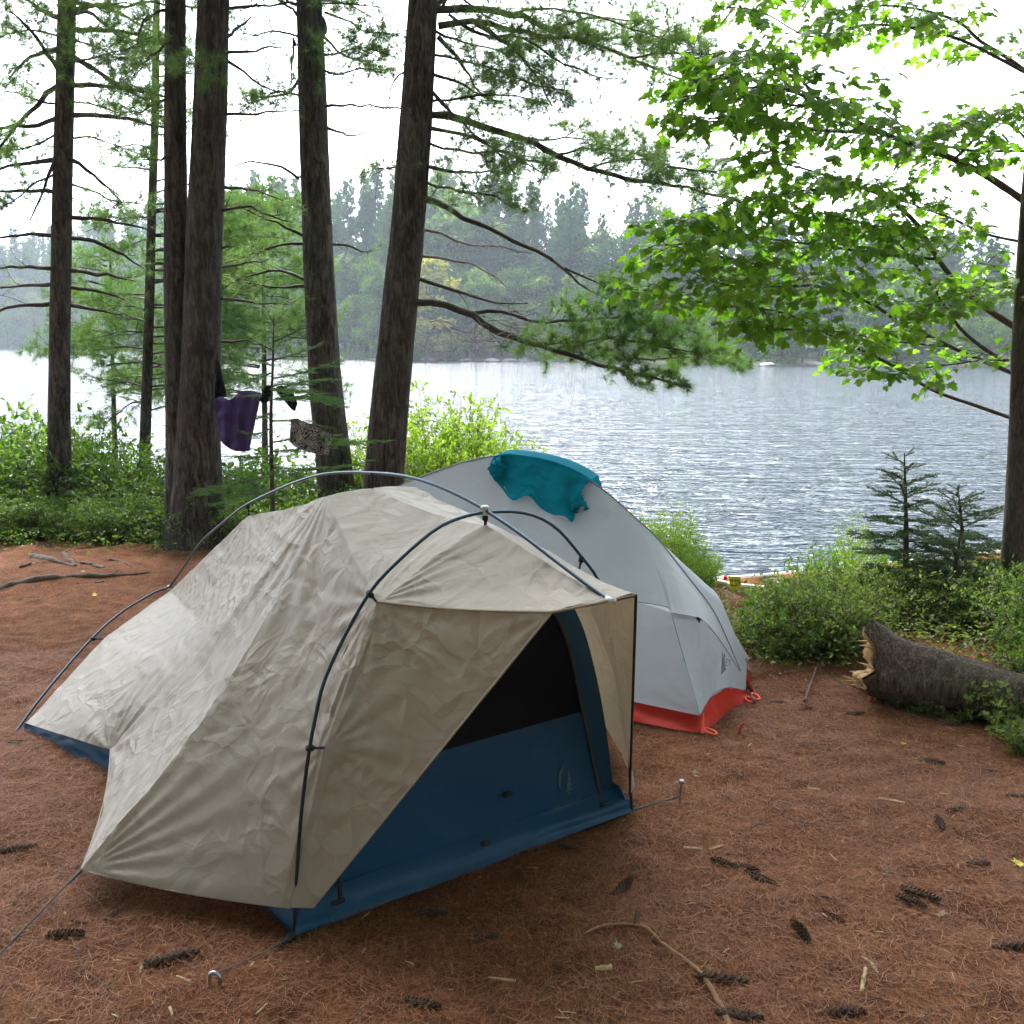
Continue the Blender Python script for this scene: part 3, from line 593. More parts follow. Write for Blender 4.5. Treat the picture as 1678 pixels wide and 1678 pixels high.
# --- big centre pine
Y = 7.9
T6, b6, t6, _ = pine_tree('big leaning pine trunk behind the tents with long drooping boughs over the water', [(630, 775), (641, 640), (655, 500), (672, 330), (684, 160), (694, 0)], Y, -.45, (.155, .105), flare=.05)
BB = [([(714, 16), (765, 14), (836, 23), (908, 50), (961, 68), (1033, 95), (1115, 129)], .03, 1.0, .35), ([(718, 43), (765, 35), (818, 43), (882, 61), (936, 61), (990, 85)], .026, .9, .5), ([(718, 61), (743, 89), (765, 118), (782, 147), (807, 161)], .016, .9, .5),
      ([(779, 39), (832, 71), (865, 107), (890, 139), (904, 172)], .016, .9, .3), ([(709, 122), (750, 136), (782, 154), (829, 172)], .012, .8, .3), ([(707, 148), (736, 182), (779, 222), (815, 250), (843, 286)], .013, .7, .4),
      ([(707, 189), (750, 195), (800, 211), (854, 227), (908, 254), (961, 277), (1050, 297), (1122, 306), (1165, 318), (1220, 335)], .028, 1.0, .4), ([(707, 211), (765, 222), (807, 240), (854, 261), (908, 268)], .014, .8, .4), ([(704, 274), (750, 282), (800, 281), (840, 286)], .013, .6, .4),
      ([(698, 327), (729, 341), (765, 361), (807, 375), (854, 400), (893, 418), (925, 443), (961, 472), (1004, 495)], .022, .0, .5), ([(697, 377), (729, 384), (765, 400), (818, 404), (872, 415)], .010, 0, .5), ([(692, 420), (740, 425), (790, 440), (830, 470)], .009, 0, .5),
      ([(688, 458), (722, 468), (765, 483), (818, 495), (865, 497)], .014, 0, .5), ([(682, 497), (729, 499), (772, 515), (818, 543), (872, 563), (925, 579), (979, 597), (1050, 615), (1130, 632)], .028, 1.3, .4),
      ([(775, 514), (800, 508), (836, 515), (872, 527), (943, 527), (1020, 520), (1090, 545)], .014, 1.3, .35), ([(993, 600), (1015, 586), (1086, 590), (1160, 585), (1215, 600)], .010, 1.3, .1), ([(872, 563), (930, 560), (1010, 555), (1090, 570), (1180, 580)], .012, 1.3, .3), ([(925, 440), (990, 470), (1060, 500), (1130, 530)], .008, 1.2, .2),
      ([(663, 118), (645, 135), (637, 165), (628, 205)], .007, 0, 1), ([(660, 178), (630, 176), (590, 174)], .006, 0, 1), ([(655, 270), (640, 278), (620, 276)], .008, .5, .3), ([(735, 23), (790, 60), (850, 60), (930, 110), (1000, 130)], .012, 1.0, .3), ([(854, 227), (900, 230), (960, 225), (1010, 240)], .008, 1, .3),
      ([(961, 277), (1010, 262), (1070, 262), (1120, 280)], .008, 1, .2), ([(706, 10), (760, -20), (850, -40), (950, -20)], .02, 1, .3), ([(961, 68), (1020, 60), (1080, 75), (1130, 100)], .01, 1, .1), ([(908, 50), (960, 30), (1040, 35), (1110, 60)], .01, 1, .3), ([(720, 20), (745, -10), (790, 20), (830, 40)], .01, 1.1, .2)]
for pts, r0, f, st in BB:
    pb(T6, pts, Y, Y + random.uniform(-.5, .7), r0, fol=f * 1.5, start=st, tl=.5 if f else .32, every=.07 if f else .16, dead=False if r0 > .012 or f else True, mat='pinegreen' if (f > 1.15) else 'pine')
for i in range(9):
    x, y = 705 + i * 16, 512 + random.uniform(0, 45); pb(T6, [(x, y), (x + 18, y + random.uniform(-8, 22)), (x + 45, y + random.uniform(-10, 35)), (x + 70, y + random.uniform(-15, 45))], Y + .1, Y + random.uniform(-.3, .3), .004, fol=0, dead=True, tl=.25, every=.09)
rand_branches(T6, b6, t6, (4.4, 9), (1.2, 2.8), 20, 1.1)
# further soft boughs across the sky
for T_r, Yb, items in ((T1, 9.3, [([(103, 60), (150, 75), (200, 95), (250, 90)], 1), ([(103, 110), (140, 95), (190, 85), (250, 60)], 1), ([(102, 165), (150, 170), (200, 185), (255, 180)], 1), ([(101, 225), (150, 225), (200, 240), (245, 262)], 1), ([(100, 60), (60, 50), (20, 55), (-20, 70)], 1), ([(98, 170), (60, 165), (20, 150), (-20, 160)], 1), ([(98, 215), (50, 240), (10, 245), (-30, 250)], 1), ([(97, 280), (60, 300), (20, 330), (-20, 345)], .9), ([(104, 5), (150, 10), (210, 5), (270, 20)], 1), ([(101, 300), (140, 310), (190, 330), (235, 335)], .8)]),
                       (T5, 9.0, [([(532, 20), (565, 30), (600, 50), (640, 55)], 1), ([(532, 90), (565, 85), (600, 80), (640, 90)], 1.1), ([(530, 115), (560, 120), (600, 112), (630, 120)], 1), ([(488, 155), (455, 150), (420, 165), (395, 175)], 1.1), ([(490, 60), (455, 50), (420, 60), (390, 55)], .7), ([(490, 10), (450, -5), (410, 10)], .8)]),
                       (T6, 7.9, [([(712, 50), (760, 70), (820, 85), (890, 110)], 1), ([(710, 90), (760, 100), (820, 115), (880, 140), (930, 150)], 1), ([(706, 165), (760, 160), (830, 155), (900, 170)], .9), ([(704, 235), (760, 250), (830, 250), (900, 290)], .9), ([(836, 23), (900, 15), (980, 25), (1060, 55), (1130, 75)], 1), ([(1033, 95), (1080, 90), (1130, 85), (1170, 95)], 1), ([(908, 254), (960, 245), (1030, 250), (1090, 265)], 1), ([(1050, 297), (1100, 275), (1160, 280), (1210, 295)], 1), ([(700, 300), (750, 315), (800, 320), (850, 340)], .7)])):
    for pts, f in items: pb(T_r, pts, Yb, Yb + random.uniform(-.8, .8), .009, fol=f * 1.2, start=.2, tl=.45, every=.07)
# crowns of the row, unseen above the frame, added to block skylight
def crown(parent, base, top, n, zlo, Lm):
    g = Geo(); C = []; A = []; gb = Geo()
    for i in range(n):
        z = zlo + (9.3 - zlo) * (i / n); f = (z - base[2]) / (top[2] - base[2]); p = np.array(base) + (np.array(top) - base) * f; az = i * 2.4 + random.uniform(-.4, .4); L = Lm * random.uniform(.6, 1.1) * (1.1 - .5 * i / n)
        d = np.array([math.cos(az), math.sin(az), .12]); tube(gb, [p, p + d * L * .5, p + d * L], [.02, .012, .004], 4)
        for k in range(26): s = .25 + .75 * k / 26; C.append(p + d * L * s + rng.standard_normal(3) * [.25, .25, .08]); A.append(d)
    cb_ = gb.build('crown', M['twig'], parent); needles(g, np.array(C), np.array(A), 14, .14, .008, .8); g.build('needles', M['pine'], cb_)
for T_r, b_r, t_r in ((T1, b1, t1), (T3, b3, t3), (T4, b4, t4), (T5, b5, t5), (T6, b6, t6)): crown(T_r, b_r, t_r, 40, 4.7, 2.6)
# --- young pine at the water behind (bright, fills between trunks)
for lb, px0, Yp, ytop, wd_, n in [('young bright green pine at the water edge left of the thin trunk', 175, 13.5, 400, 100, 26), ('young bright green pine at the water edge between the pair and the second trunk', 425, 13.0, 300, 120, 38)]:
    basep = at(px0, 620, Yp); zb = WATER + .1; root = empty('young_pine', (basep[0], Yp, zb), lb, 'pine tree')
    top = at(px0 + 5, ytop, Yp); trunk('trunk', [(basep[0], Yp, zb), top], [.05, .012], M['bark'], root, sides=8, n=20, rough=.03)
    for i in range(n):
        f = (i + .5) / n; y = ytop + 12 + (640 - ytop) * f + random.uniform(-9, 9); sd = random.choice([-1, 1]); Ln = wd_ * (.35 + .75 * min(1, f * 1.6)) * random.uniform(.6, 1.1)
        pb(root, [(px0, y), (px0 + Ln * .5 * sd, y - 6), (px0 + Ln * sd, y - 4 + random.uniform(-8, 16))], Yp, Yp + random.uniform(-.9, .9), .012, fol=1.1, start=.25, mat='pinegreen', tl=.6, every=.08, nlen=.1)

# ------------------------------------------------------------ firs and spruces (flat sprays)
def spray(parent, path, r0, mat, tl=.16, every=.028, nl=.014, nn=1, drop=0, wood='twig', sub=True, wdn=.0016):
    gw = Geo(); gn = Geo(); path = np.asarray(path, float); L = float(np.sum(np.linalg.norm(np.diff(path, axis=0), axis=1))); n = max(6, int(L / .04)); P = resample(path, n, True)
    tube(gw, P, np.linspace(r0, .0015, n), 4); T = unit(np.gradient(P, axis=0)); C = []; A = []
    def along(Q, dens):
        l = np.linalg.norm(Q[-1] - Q[0]); k = max(2, int(l / dens)); q = resample(Q, k); t = unit(np.gradient(q, axis=0)); s = unit(np.cross(t, UP))
        for sg in (-1, 1): C.extend(q); A.extend(unit(t * .5 + s * sg * 1.0 + UP * .15))
        C.extend(q); A.extend(unit(t * .6 + UP * .9))
    along(P, .007); m = int(L / every); side = 1
    for k in range(m):
        s = .12 + .88 * (k + .5) / m; i = min(n - 1, int(s * (n - 1))); side = -side; sv = unit(np.cross(T[i], UP)) * side
        q = tl * (1.1 - .8 * s) * random.uniform(.7, 1.1) * min(1, s * 4); d = unit(T[i] * .8 + sv * .85 + UP * random.uniform(-.3, .15) - UP * drop)
        e = P[i] + d * q; tube(gw, [P[i], e], [.0018, .001], 3); along(np.array([P[i], e]), .008)
        if sub and q > .07:
            for u in (.4, .65):
                p2 = P[i] * (1 - u) + e * u
                for sg in (-1, 1): e2 = p2 + unit(d + sg * np.cross(d, UP) * .8) * q * .38; along(np.array([p2, e2]), .008)
    b = gw.build('branch', M[wood], parent); needles(gn, np.array(C), np.array(A), nn, nl, wdn, .22); gn.build('needles', M[mat], b); return b
# fir sapling with drying clothes
Y = 7.4
fb_ = at(446, 835, Y); zb = zt(fb_[0], Y); FIR = empty('fir_sapling', (fb_[0], Y, zb), 'thin fir sapling hung with drying clothes between the pines', 'fir tree')
trunk('trunk', [(fb_[0], Y, zb), at(444, 700, Y), at(447, 600, Y), at(449, 515, Y)], [.019, .016, .011, .003], M['bark2'], FIR, sides=8, n=24, rough=.03)
def firb(pts, Y0, Y1, tl=.16, mat='fir', root=FIR, r0=.006):
    n = len(pts); spray(root, [at(px, py, Y0 + (Y1 - Y0) * i / (n - 1)) for i, (px, py) in enumerate(pts)], r0, mat, tl)
for pts, y1, tl in [([(448, 620), (490, 612), (540, 598), (555, 590)], 6.7, .16), ([(447, 640), (500, 625), (560, 622)], 7.0, .18), ([(446, 655), (500, 650), (555, 660)], 6.4, .2), ([(446, 636), (490, 640), (530, 650), (560, 668)], 6.2, .2),
                    ([(446, 650), (410, 650), (370, 646)], 7.3, .1), ([(446, 740), (500, 735), (570, 725), (645, 722)], 6.7, .2), ([(446, 725), (510, 715), (560, 722), (600, 735)], 6.6, .2), ([(446, 700), (420, 712), (390, 705)], 7.2, .16), ([(446, 690), (480, 690), (545, 702)], 7.2, .14), ([(446, 765), (500, 770), (560, 765), (610, 755)], 6.8, .2),
                    ([(446, 780), (400, 790), (350, 800), (320, 812)], 6.5, .22), ([(446, 800), (400, 812), (345, 830)], 6.4, .22), ([(446, 745), (415, 750), (370, 748)], 6.9, .16), ([(446, 760), (480, 782), (520, 800)], 6.6, .18), ([(449, 560), (480, 545), (505, 530)], 7.2, .1), ([(449, 575), (420, 560), (395, 545)], 7.2, .1),
                    ([(449, 590), (500, 575), (530, 560)], 7.7, .14), ([(449, 600), (400, 585), (370, 575)], 7.7, .14), ([(448, 610), (410, 622), (380, 620)], 7.8, .14), ([(446, 675), (425, 685), (395, 690)], 7.9, .14), ([(449, 530), (440, 515)], 7.4, .05), ([(449, 535), (458, 520)], 7.5, .05)]:
    firb(pts, Y, y1, tl)
# dark spruce saplings at right
def spruce(label, px, pyb, Y, pytop, wid, n, seed=0, lean=0, skew=0, pts=None):
    b = at(px, pyb, Y); zb = zt(b[0], Y); top = at(px + lean, pytop, Y); root = empty('spruce_sapling', (b[0], Y, zb), label, 'spruce tree')
    trunk('trunk', [(b[0], Y, zb), (np.array([b[0], Y, zb]) + top) / 2 + [.01, 0, 0], top], [.022, .016, .003], M['bark2'], root, sides=8, n=20, rough=.03)
    H = top[2] - zb
    for i in range(n):
        f = (i / n) ** .85; z = top[2] - .02 - f * H * .85; az = i * 2.4 + seed; L = wid * (.12 + .9 * f ** .7) * random.uniform(.75, 1.15)
        if f > .6: L *= 1.0 - (f - .6)
        x0 = np.array([b[0], Y, zb]) + (top - [b[0], Y, zb]) * (z - zb) / H; d = np.array([math.cos(az) + skew, math.sin(az), 0])
        p = [x0, x0 + d * L * .5 + UP * L * (.22 if f < .4 else .02), x0 + d * L + UP * L * (.42 if f < .4 else .05)]
        spray(root, p, .005, 'spruce', .13 + .1 * f, .03, .015, 2, sub=f > .15, wdn=.0022)
    return root
spruce('slender dark spruce sapling standing clear against the lake', 1482, 1010, 6.2, 742, .40, 32)
spruce('bushy dark spruce sapling right of the slender one, against the maple trunk', 1590, 900, 6.5, 800, .5, 34, seed=1.2, lean=-20)
spruce('low sprawling spruce sapling leaning from the base of the slender one', 1545, 1000, 6.0, 870, .42, 26, seed=2.2, lean=30, skew=.2)

# ------------------------------------------------------------ maple at right
mb = gt(1655, 1012); Ym = mb[1]
MAP = empty('maple_tree', tuple(mb), 'maple tree at the right edge with leafy boughs reaching over the water', 'maple tree')
mp = [mb, at(1664, 850, Ym), at(1671, 690, Ym), at(1676, 540, Ym - .05), at(1690, 300, Ym - .1), at(1720, 0, Ym - .2), at(1740, -300, Ym - .3)]
trunk('trunk', mp, [.066, .06, .054, .046, .036, .02], M['bark2'], MAP, flare=.03, sides=14, rough=.03)
LEAFN = 0
def maple_branch(pts, Y0, Y1, r0=.014, start=.3, dens=1.0, tl=.36, parent=MAP, size=.060):
    global LEAFN
    n = len(pts); path = np.array([at(px, py, Y0 + (Y1 - Y0) * i / (n - 1)) for i, (px, py) in enumerate(pts)])
    gw = Geo(); L = float(np.sum(np.linalg.norm(np.diff(path, axis=0), axis=1))); m = max(8, int(L / .08)); P = resample(path, m, True)
    tube(gw, P, np.linspace(r0, .002, m), 6, wob=.04); T = unit(np.gradient(P, axis=0)); pos = []; nrm = []; dx = []
    nt_ = int(L / .082 * dens); side = 1
    for k in range(nt_):
        s = start + (1 - start) * (k + random.random()) / nt_; i = min(m - 1, int(s * (m - 1))); side = -side
        sv = unit(np.cross(T[i], UP)) * side; d = unit(T[i] * random.uniform(.5, 1.1) + sv * random.uniform(.5, 1.1) + UP * random.uniform(-.15, .3)); q = tl * (1.25 - .7 * s) * random.uniform(.5, 1.2)
        tp = [P[i]]
        for j in range(5): d = unit(d + rng.standard_normal(3) * .13 - UP * .05); tp.append(tp[-1] + d * q / 5)
        tube(gw, tp, np.linspace(.003, .001, 6), 3)
        for j in range(1, 6):
            for rep in range(3):
                if random.random() > .85: continue
                b_ = np.array(tp[j]) + rng.standard_normal(3) * .012; dd = unit(d + unit(np.cross(d, UP)) * random.choice([-1, 1]) * random.uniform(.3, 1.2) + rng.standard_normal(3) * .3 - UP * .1)
                stem = random.uniform(.02, .085); e = b_ + dd * stem; tube(gw, [b_, e], [.0009, .0007], 3)
                pos.append(e); dx.append(dd - UP * random.uniform(.1, .7)); nrm.append(UP + rng.standard_normal(3) * .42)
    gb = gw.build('branch', M['bark2'], parent)
    if pos:
        gl = Geo(); N = len(pos); LEAFN += N; zz = np.array(pos)
        cards(gl, zz, np.array(dx), np.array(nrm), size * rng.uniform(.5, 1.1, N), MAPLE, MAPLEF, rnd=np.clip(.42 + rng.uniform(-.4, .45, N), 0, 1), fold=-.12, curl=.18)
        gl.build('leaves', M['maple'], gb, smooth=False)
    return gb
MB_ = [([(1700, 340), (1678, 329), (1625, 293), (1564, 261), (1507, 240), (1435, 214), (1346, 172), (1275, 143), (1180, 150), (1115, 160)], 6.3, 5.0, .022, .25, 1.3),
       ([(1700, 247), (1596, 247), (1525, 232), (1470, 200), (1400, 150)], 6.3, 5.6, .010, .3, 1),
       ([(1435, 214), (1350, 215), (1260, 200), (1180, 195), (1110, 188)], 5.8, 4.9, .009, .1, 1.4), ([(1350, 172), (1290, 110), (1230, 85), (1150, 90)], 5.5, 4.9, .008, .1, 1.4),
       ([(1678, 545), (1614, 504), (1568, 465), (1528, 411), (1503, 368), (1460, 329), (1410, 307), (1350, 286), (1280, 268), (1210, 265)], 6.6, 5.2, .020, .35, 1.2),
       ([(1710, 402), (1678, 397), (1614, 383), (1561, 358), (1489, 332), (1430, 290)], 6.6, 5.8, .011, .45, .7), ([(1539, 425), (1435, 415), (1328, 400), (1221, 386), (1142, 368), (1095, 365)], 6.1, 5.0, .009, .15, 1.3),
       ([(1678, 600), (1636, 586), (1578, 543), (1543, 493), (1507, 443), (1460, 386), (1400, 360)], 6.65, 5.7, .014, .4, 1), ([(1690, 625), (1632, 600), (1557, 568), (1471, 525), (1418, 493), (1292, 443), (1221, 429), (1121, 407), (1090, 400)], 6.6, 5.0, .014, .3, 1.25),
       ([(1676, 692), (1600, 665), (1530, 640), (1464, 600), (1400, 568), (1328, 533), (1278, 511), (1185, 500), (1078, 483), (1050, 470)], 6.7, 5.2, .013, .35, 1.05), ([(1557, 568), (1470, 560), (1380, 545), (1290, 540), (1200, 520)], 6.2, 5.5, .007, .2, 1),
       ([(1760, 180), (1664, 104), (1607, 68), (1571, 36), (1500, 14), (1420, 10), (1350, 30)], 6.5, 5.5, .014, .2, .9), ([(1700, 130), (1678, 118), (1560, 60), (1430, 40), (1330, 60), (1250, 20), (1180, 10)], 6.4, 5.2, .010, .2, .9),
       ([(1700, -60), (1600, -50), (1450, -40), (1300, -20), (1200, -30)], 6.3, 5.3, .010, .1, 1), ([(1410, 307), (1340, 310), (1270, 320), (1200, 330), (1150, 345)], 5.7, 5.0, .007, .1, 1.2), ([(1564, 261), (1610, 215), (1640, 190), (1680, 170)], 6, 5.6, .008, .1, 1.3),
       ([(1720, 300), (1690, 240), (1650, 200), (1600, 195), (1550, 220)], 6.3, 5.5, .008, .1, 1.5), ([(1700, 480), (1640, 470), (1580, 480), (1520, 500)], 6.5, 5.7, .007, .1, 1.2), ([(1740, 640), (1690, 600), (1620, 590), (1540, 600), (1440, 610), (1395, 600)], 6.5, 5.9, .008, .1, .9), ([(1730, 520), (1690, 470), (1640, 440), (1600, 430)], 6.6, 6, .008, .1, .8), ([(1345, 172), (1290, 170), (1230, 130), (1160, 130)], 5.5, 4.7, .007, .1, 1.4),
       ([(1418, 493), (1340, 470), (1250, 470), (1180, 465), (1120, 440)], 5.9, 5.1, .007, .1, 1.3), ([(1503, 368), (1430, 370), (1350, 350), (1260, 350)], 6.1, 5.3, .007, .1, 1.2)]
for pts, a_, b_, r0, st, dn in MB_: maple_branch(pts, a_, b_, r0, st, dn)
for i in range(16):   # crown above the frame
    z = random.uniform(4, 7); az = random.uniform(0, 6.28); p = np.array([mb[0] + .3, Ym - .2, z]); e = p + np.array([math.cos(az), math.sin(az), .25]) * random.uniform(1, 2)
    gw = Geo(); tube(gw, [p, (p + e) / 2 + [0, 0, .1], e], [.014, .009, .003], 5); gb = gw.build('branch', M['bark2'], MAP); N = 170; gl = Geo()
    tt = rng.uniform(.3, 1.05, (N, 1)); P_ = p + (e - p) * tt + rng.standard_normal((N, 3)) * [.25, .25, .07]
    cards(gl, P_, rng.standard_normal((N, 3)) * [1, 1, .3], UP + rng.standard_normal((N, 3)) * .4, .085 * rng.uniform(.6, 1.1, N), MAPLE, MAPLEF, fold=-.12, curl=.18); gl.build('leaves', M['maple'], gb, smooth=False)
print('maple leaves', LEAFN)

# BEHIND the camera and to its sides: unseen pines of the stand, added to shade the clearing
def shade_pine():
    root = empty('pine_tree', (0, 0, 0), 'tall unseen pine of the stand, added to shade the clearing', 'pine tree', 'unseen pines added around the clearing for shade'); trunk('trunk', [(0, 0, -.1), (.1, 0, 6), (0, .1, 14)], [.18, .13, .03], M['bark'], root, sides=12, n=30)
    g = Geo(); C = []; A = []
    for i in range(90):
        z = random.uniform(2.0, 13.5); az = i * 2.4; L = random.uniform(1.8, 3.6) * (1.15 - z / 15)
        for k in range(26):
            s = .2 + .8 * k / 26; C.append(np.array([math.cos(az) * L * s, math.sin(az) * L * s, z + .1 * L * s]) + rng.standard_normal(3) * [.28, .28, .1] * s); A.append([math.cos(az), math.sin(az), .3])
    needles(g, np.array(C), np.array(A), 14, .28, .022, .8); g.build('crown', M['pine'], root); return root
sp0 = shade_pine(); first = True
for x, y in [(-3, -3.2), (1.5, -4.2), (4.6, -2.6), (-6.2, -1.0), (-1, -7), (3.2, -7.5), (-5.2, -6), (7.2, -5.5), (-8.5, 1.8), (7.4, .8), (-9.2, -4), (0.5, -11), (-4, -10.5), (5, -11), (9.8, -2), (-7.6, 4.6), (8.2, 4.2), (-5.6, 2.2), (5.6, 1.6), (-1.6, -2.2), (3.4, -1.8), (-4.2, -.4), (-2, -5), (6, -4.4)]:
    o = sp0 if first else copy_tree(sp0); first = False; o.location = (x, y, zt(x, y)); o.rotation_euler = (0, 0, random.uniform(0, 6.28)); k = random.uniform(.85, 1.15); o.scale = (k, k, k)
# ------------------------------------------------------------ shrubs
def shrub(nst, H, W_, mat, leaf=.035, dens=1.0, name='shrub'):
    root = empty(name, (0, 0, 0), 'x', 'shrub'); gw = Geo(); gl = Geo(); P = []; D = []
    for i in range(nst):
        az = random.uniform(0, 6.28); q = random.uniform(.1, 1) ** .6; e = np.array([math.cos(az) * W_ * q, math.sin(az) * W_ * q, H * random.uniform(.65, 1.05) * (1 - .25 * q * q)])
        b = np.array([math.cos(az), math.sin(az), 0]) * W_ * .25 * q - [0, 0, .05]; pth = resample([b, b * .6 + e * .4 + [0, 0, .08 * H], e], 9, True) + rng.standard_normal((9, 3)) * .012
        tube(gw, pth, np.linspace(.005, .0015, 9), 3)
        for k in range(2, 9):
            for r_ in range(2):
                d = unit(rng.standard_normal(3) * [1, 1, .5] + [0, 0, .45]); l = random.uniform(.08, .2) * H * .9; e2 = pth[k] + d * l
                tube(gw, [pth[k], e2], [.0018, .0009], 3)
                m = int(6 * dens) + 2
                for u in np.linspace(.25, 1.05, m): P.append(pth[k] * (1 - u) + e2 * u + rng.standard_normal(3) * .008); D.append(d + rng.standard_normal(3) * .8)
    gw.build('stems', M['twig'], root); P = np.array(P); N = len(P)
    cards(gl, P, np.array(D), UP + rng.standard_normal((N, 3)) * .6, leaf * rng.uniform(.6, 1.2, N), OVAL, OVALF, rnd=np.clip(rng.normal(.42, .22, N), 0, 1), fold=.15, curl=.15)
    gl.build('leaves', M[mat], root, smooth=False); return root
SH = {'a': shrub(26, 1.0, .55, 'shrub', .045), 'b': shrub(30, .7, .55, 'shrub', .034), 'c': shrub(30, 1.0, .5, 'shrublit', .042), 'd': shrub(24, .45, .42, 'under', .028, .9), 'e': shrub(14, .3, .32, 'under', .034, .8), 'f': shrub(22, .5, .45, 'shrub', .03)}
used = {k: 0 for k in SH}
def put_shrub(k, x, y, s, label, group, sz=None, z=None):
    o = SH[k] if not used[k] else copy_tree(SH[k]); used[k] = 1
    o.location = (x, y, (zt(x, y) if z is None else z) - .02); o.scale = (s, s, s * (sz or 1)); o.rotation_euler = (random.uniform(-.08, .08), random.uniform(-.08, .08), random.uniform(0, 6.28))
    tag(o, label, 'shrub', group); return o
G1 = 'green shrubs along the bank behind the left trunks'
LB1 = 'leafy green shrub in the thicket along the bank at left'
def top_shrub(k, px, pyt, y, hk, lb, grp, wide=1.0):
    x = (px - 839) / F * (y + .2); z0 = zt(x, y); zt_ = at(px, pyt, y)[2]; h = max(.25, zt_ - z0); s = h / hk
    o = put_shrub(k, x, y, s * wide, lb, grp, 1 / wide); return o
for px, py, y in [(0, 660, 10.1), (45, 655, 10.4), (95, 660, 10.0), (140, 672, 10.2), (175, 700, 10), (-50, 660, 10), (20, 690, 9.4), (70, 700, 9.3), (130, 705, 9.5)]:
    top_shrub('a', px + random.uniform(-8, 8), py, y, 1.0, 'tall green shrub behind the far-left trunk', 'tall shrubs behind the far-left trunk', random.uniform(.75, .95))
for px in range(-60, 300, 21):
    top_shrub(random.choice('ab'), px, 745 + random.uniform(-18, 25), random.uniform(9.1, 9.8), .95 if 0 else .85, LB1, G1, 1.1)
    top_shrub('b', px + 10, 800 + random.uniform(-15, 25), random.uniform(8.5, 8.9), .7, LB1, G1, 1.15)
G2 = 'green shrubs behind the beige tent'
for px in range(330, 660, 24):
    top_shrub(random.choice('ab'), px, 750 + random.uniform(-20, 25), random.uniform(9.0, 9.6), .85, 'green shrub behind the beige tent between the pine trunks', G2, 1.05)
    top_shrub('b', px + 8, 800 + random.uniform(-10, 20), random.uniform(8.2, 8.7), .7, 'green shrub behind the beige tent between the pine trunks', G2, 1.1)
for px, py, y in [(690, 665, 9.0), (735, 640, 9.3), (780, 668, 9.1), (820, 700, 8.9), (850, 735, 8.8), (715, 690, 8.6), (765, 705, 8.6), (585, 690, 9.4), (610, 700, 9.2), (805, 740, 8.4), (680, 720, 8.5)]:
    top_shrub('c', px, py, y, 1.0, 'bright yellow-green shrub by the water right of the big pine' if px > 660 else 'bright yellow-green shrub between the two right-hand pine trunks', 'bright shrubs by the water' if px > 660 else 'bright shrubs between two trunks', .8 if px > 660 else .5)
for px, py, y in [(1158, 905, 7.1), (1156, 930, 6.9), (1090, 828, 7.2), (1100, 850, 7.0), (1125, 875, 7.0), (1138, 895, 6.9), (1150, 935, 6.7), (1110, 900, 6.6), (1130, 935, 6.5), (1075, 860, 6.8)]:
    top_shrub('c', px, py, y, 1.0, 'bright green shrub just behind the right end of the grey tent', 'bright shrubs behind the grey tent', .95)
for px, py, y, k in [(1400, 850, 7.0, 'c'), (1450, 870, 7.2, 'a'), (1560, 880, 7.4, 'a'), (1345, 880, 7.4, 'a'), (1620, 900, 7.2, 'a'), (1510, 900, 7.0, 'a')]:
    top_shrub(k, px, py, y, 1.0, 'taller loose shrub standing up from the right-hand undergrowth against the water', 'taller loose shrubs in the right-hand undergrowth', .42)
LBR = 'low shrub in the undergrowth on the right bank'; G3 = 'low shrubs of the undergrowth at right'
edge = lambda px: float(np.interp(px, [1180, 1220, 1260, 1400, 1500, 1620, 1678, 1800], [1030, 1065, 1085, 1075, 1060, 1085, 1120, 1180]))
for i in range(112):
    px = random.uniform(1190, 1800) if i > 40 else random.uniform(1190, 1420); py = edge(px) - 6 - (random.random() ** 1.3) * 120; p = gt(px, py)
    if 1395 < px < 1700 and py > 1040: continue
    k = random.choice('ddfe'); hk = dict(d=.45, f=.5, e=.3)[k]; yl = float(np.interp(px, [1180, 1262, 1275, 1330, 1400], [1000, 992, 955, 935, 910]))
    s = min(random.uniform(.55, 1.05), (at(px, yl, p[1])[2] - zt(p[0], p[1])) / (hk * 1.1))
    if s > .18: put_shrub(k, p[0], p[1], s, LBR, G3)
for px, py, y in [(1345, 905, 7.3), (1380, 895, 7.5), (1410, 905, 7.4), (1440, 915, 7.2), (1470, 925, 7.1), (1365, 930, 6.9), (1420, 940, 6.8), (1500, 930, 7.4), (1540, 925, 7.6), (1590, 930, 7.5), (1630, 940, 7.3), (1670, 930, 7.5), (1262, 945, 7.0)]:
    top_shrub('f', px, py, y, .5, LBR, G3, .8)
for px, py in [(1690, 1190), (1668, 1215), (1650, 1165), (1700, 1240), (1630, 1170), (1600, 1175)]:
    p = gt(px, py); put_shrub('e', p[0], p[1], random.uniform(.5, .8), 'small leafy plant in front of the log at the right edge', 'small plants in front of the log')
for px, py in [(1480, 1165), (1505, 1150)]:
    p = gt(px, py); put_shrub('e', p[0], p[1], random.uniform(.32, .4), 'tiny green plant at the foot of the log', 'tiny plants at the foot of the log')
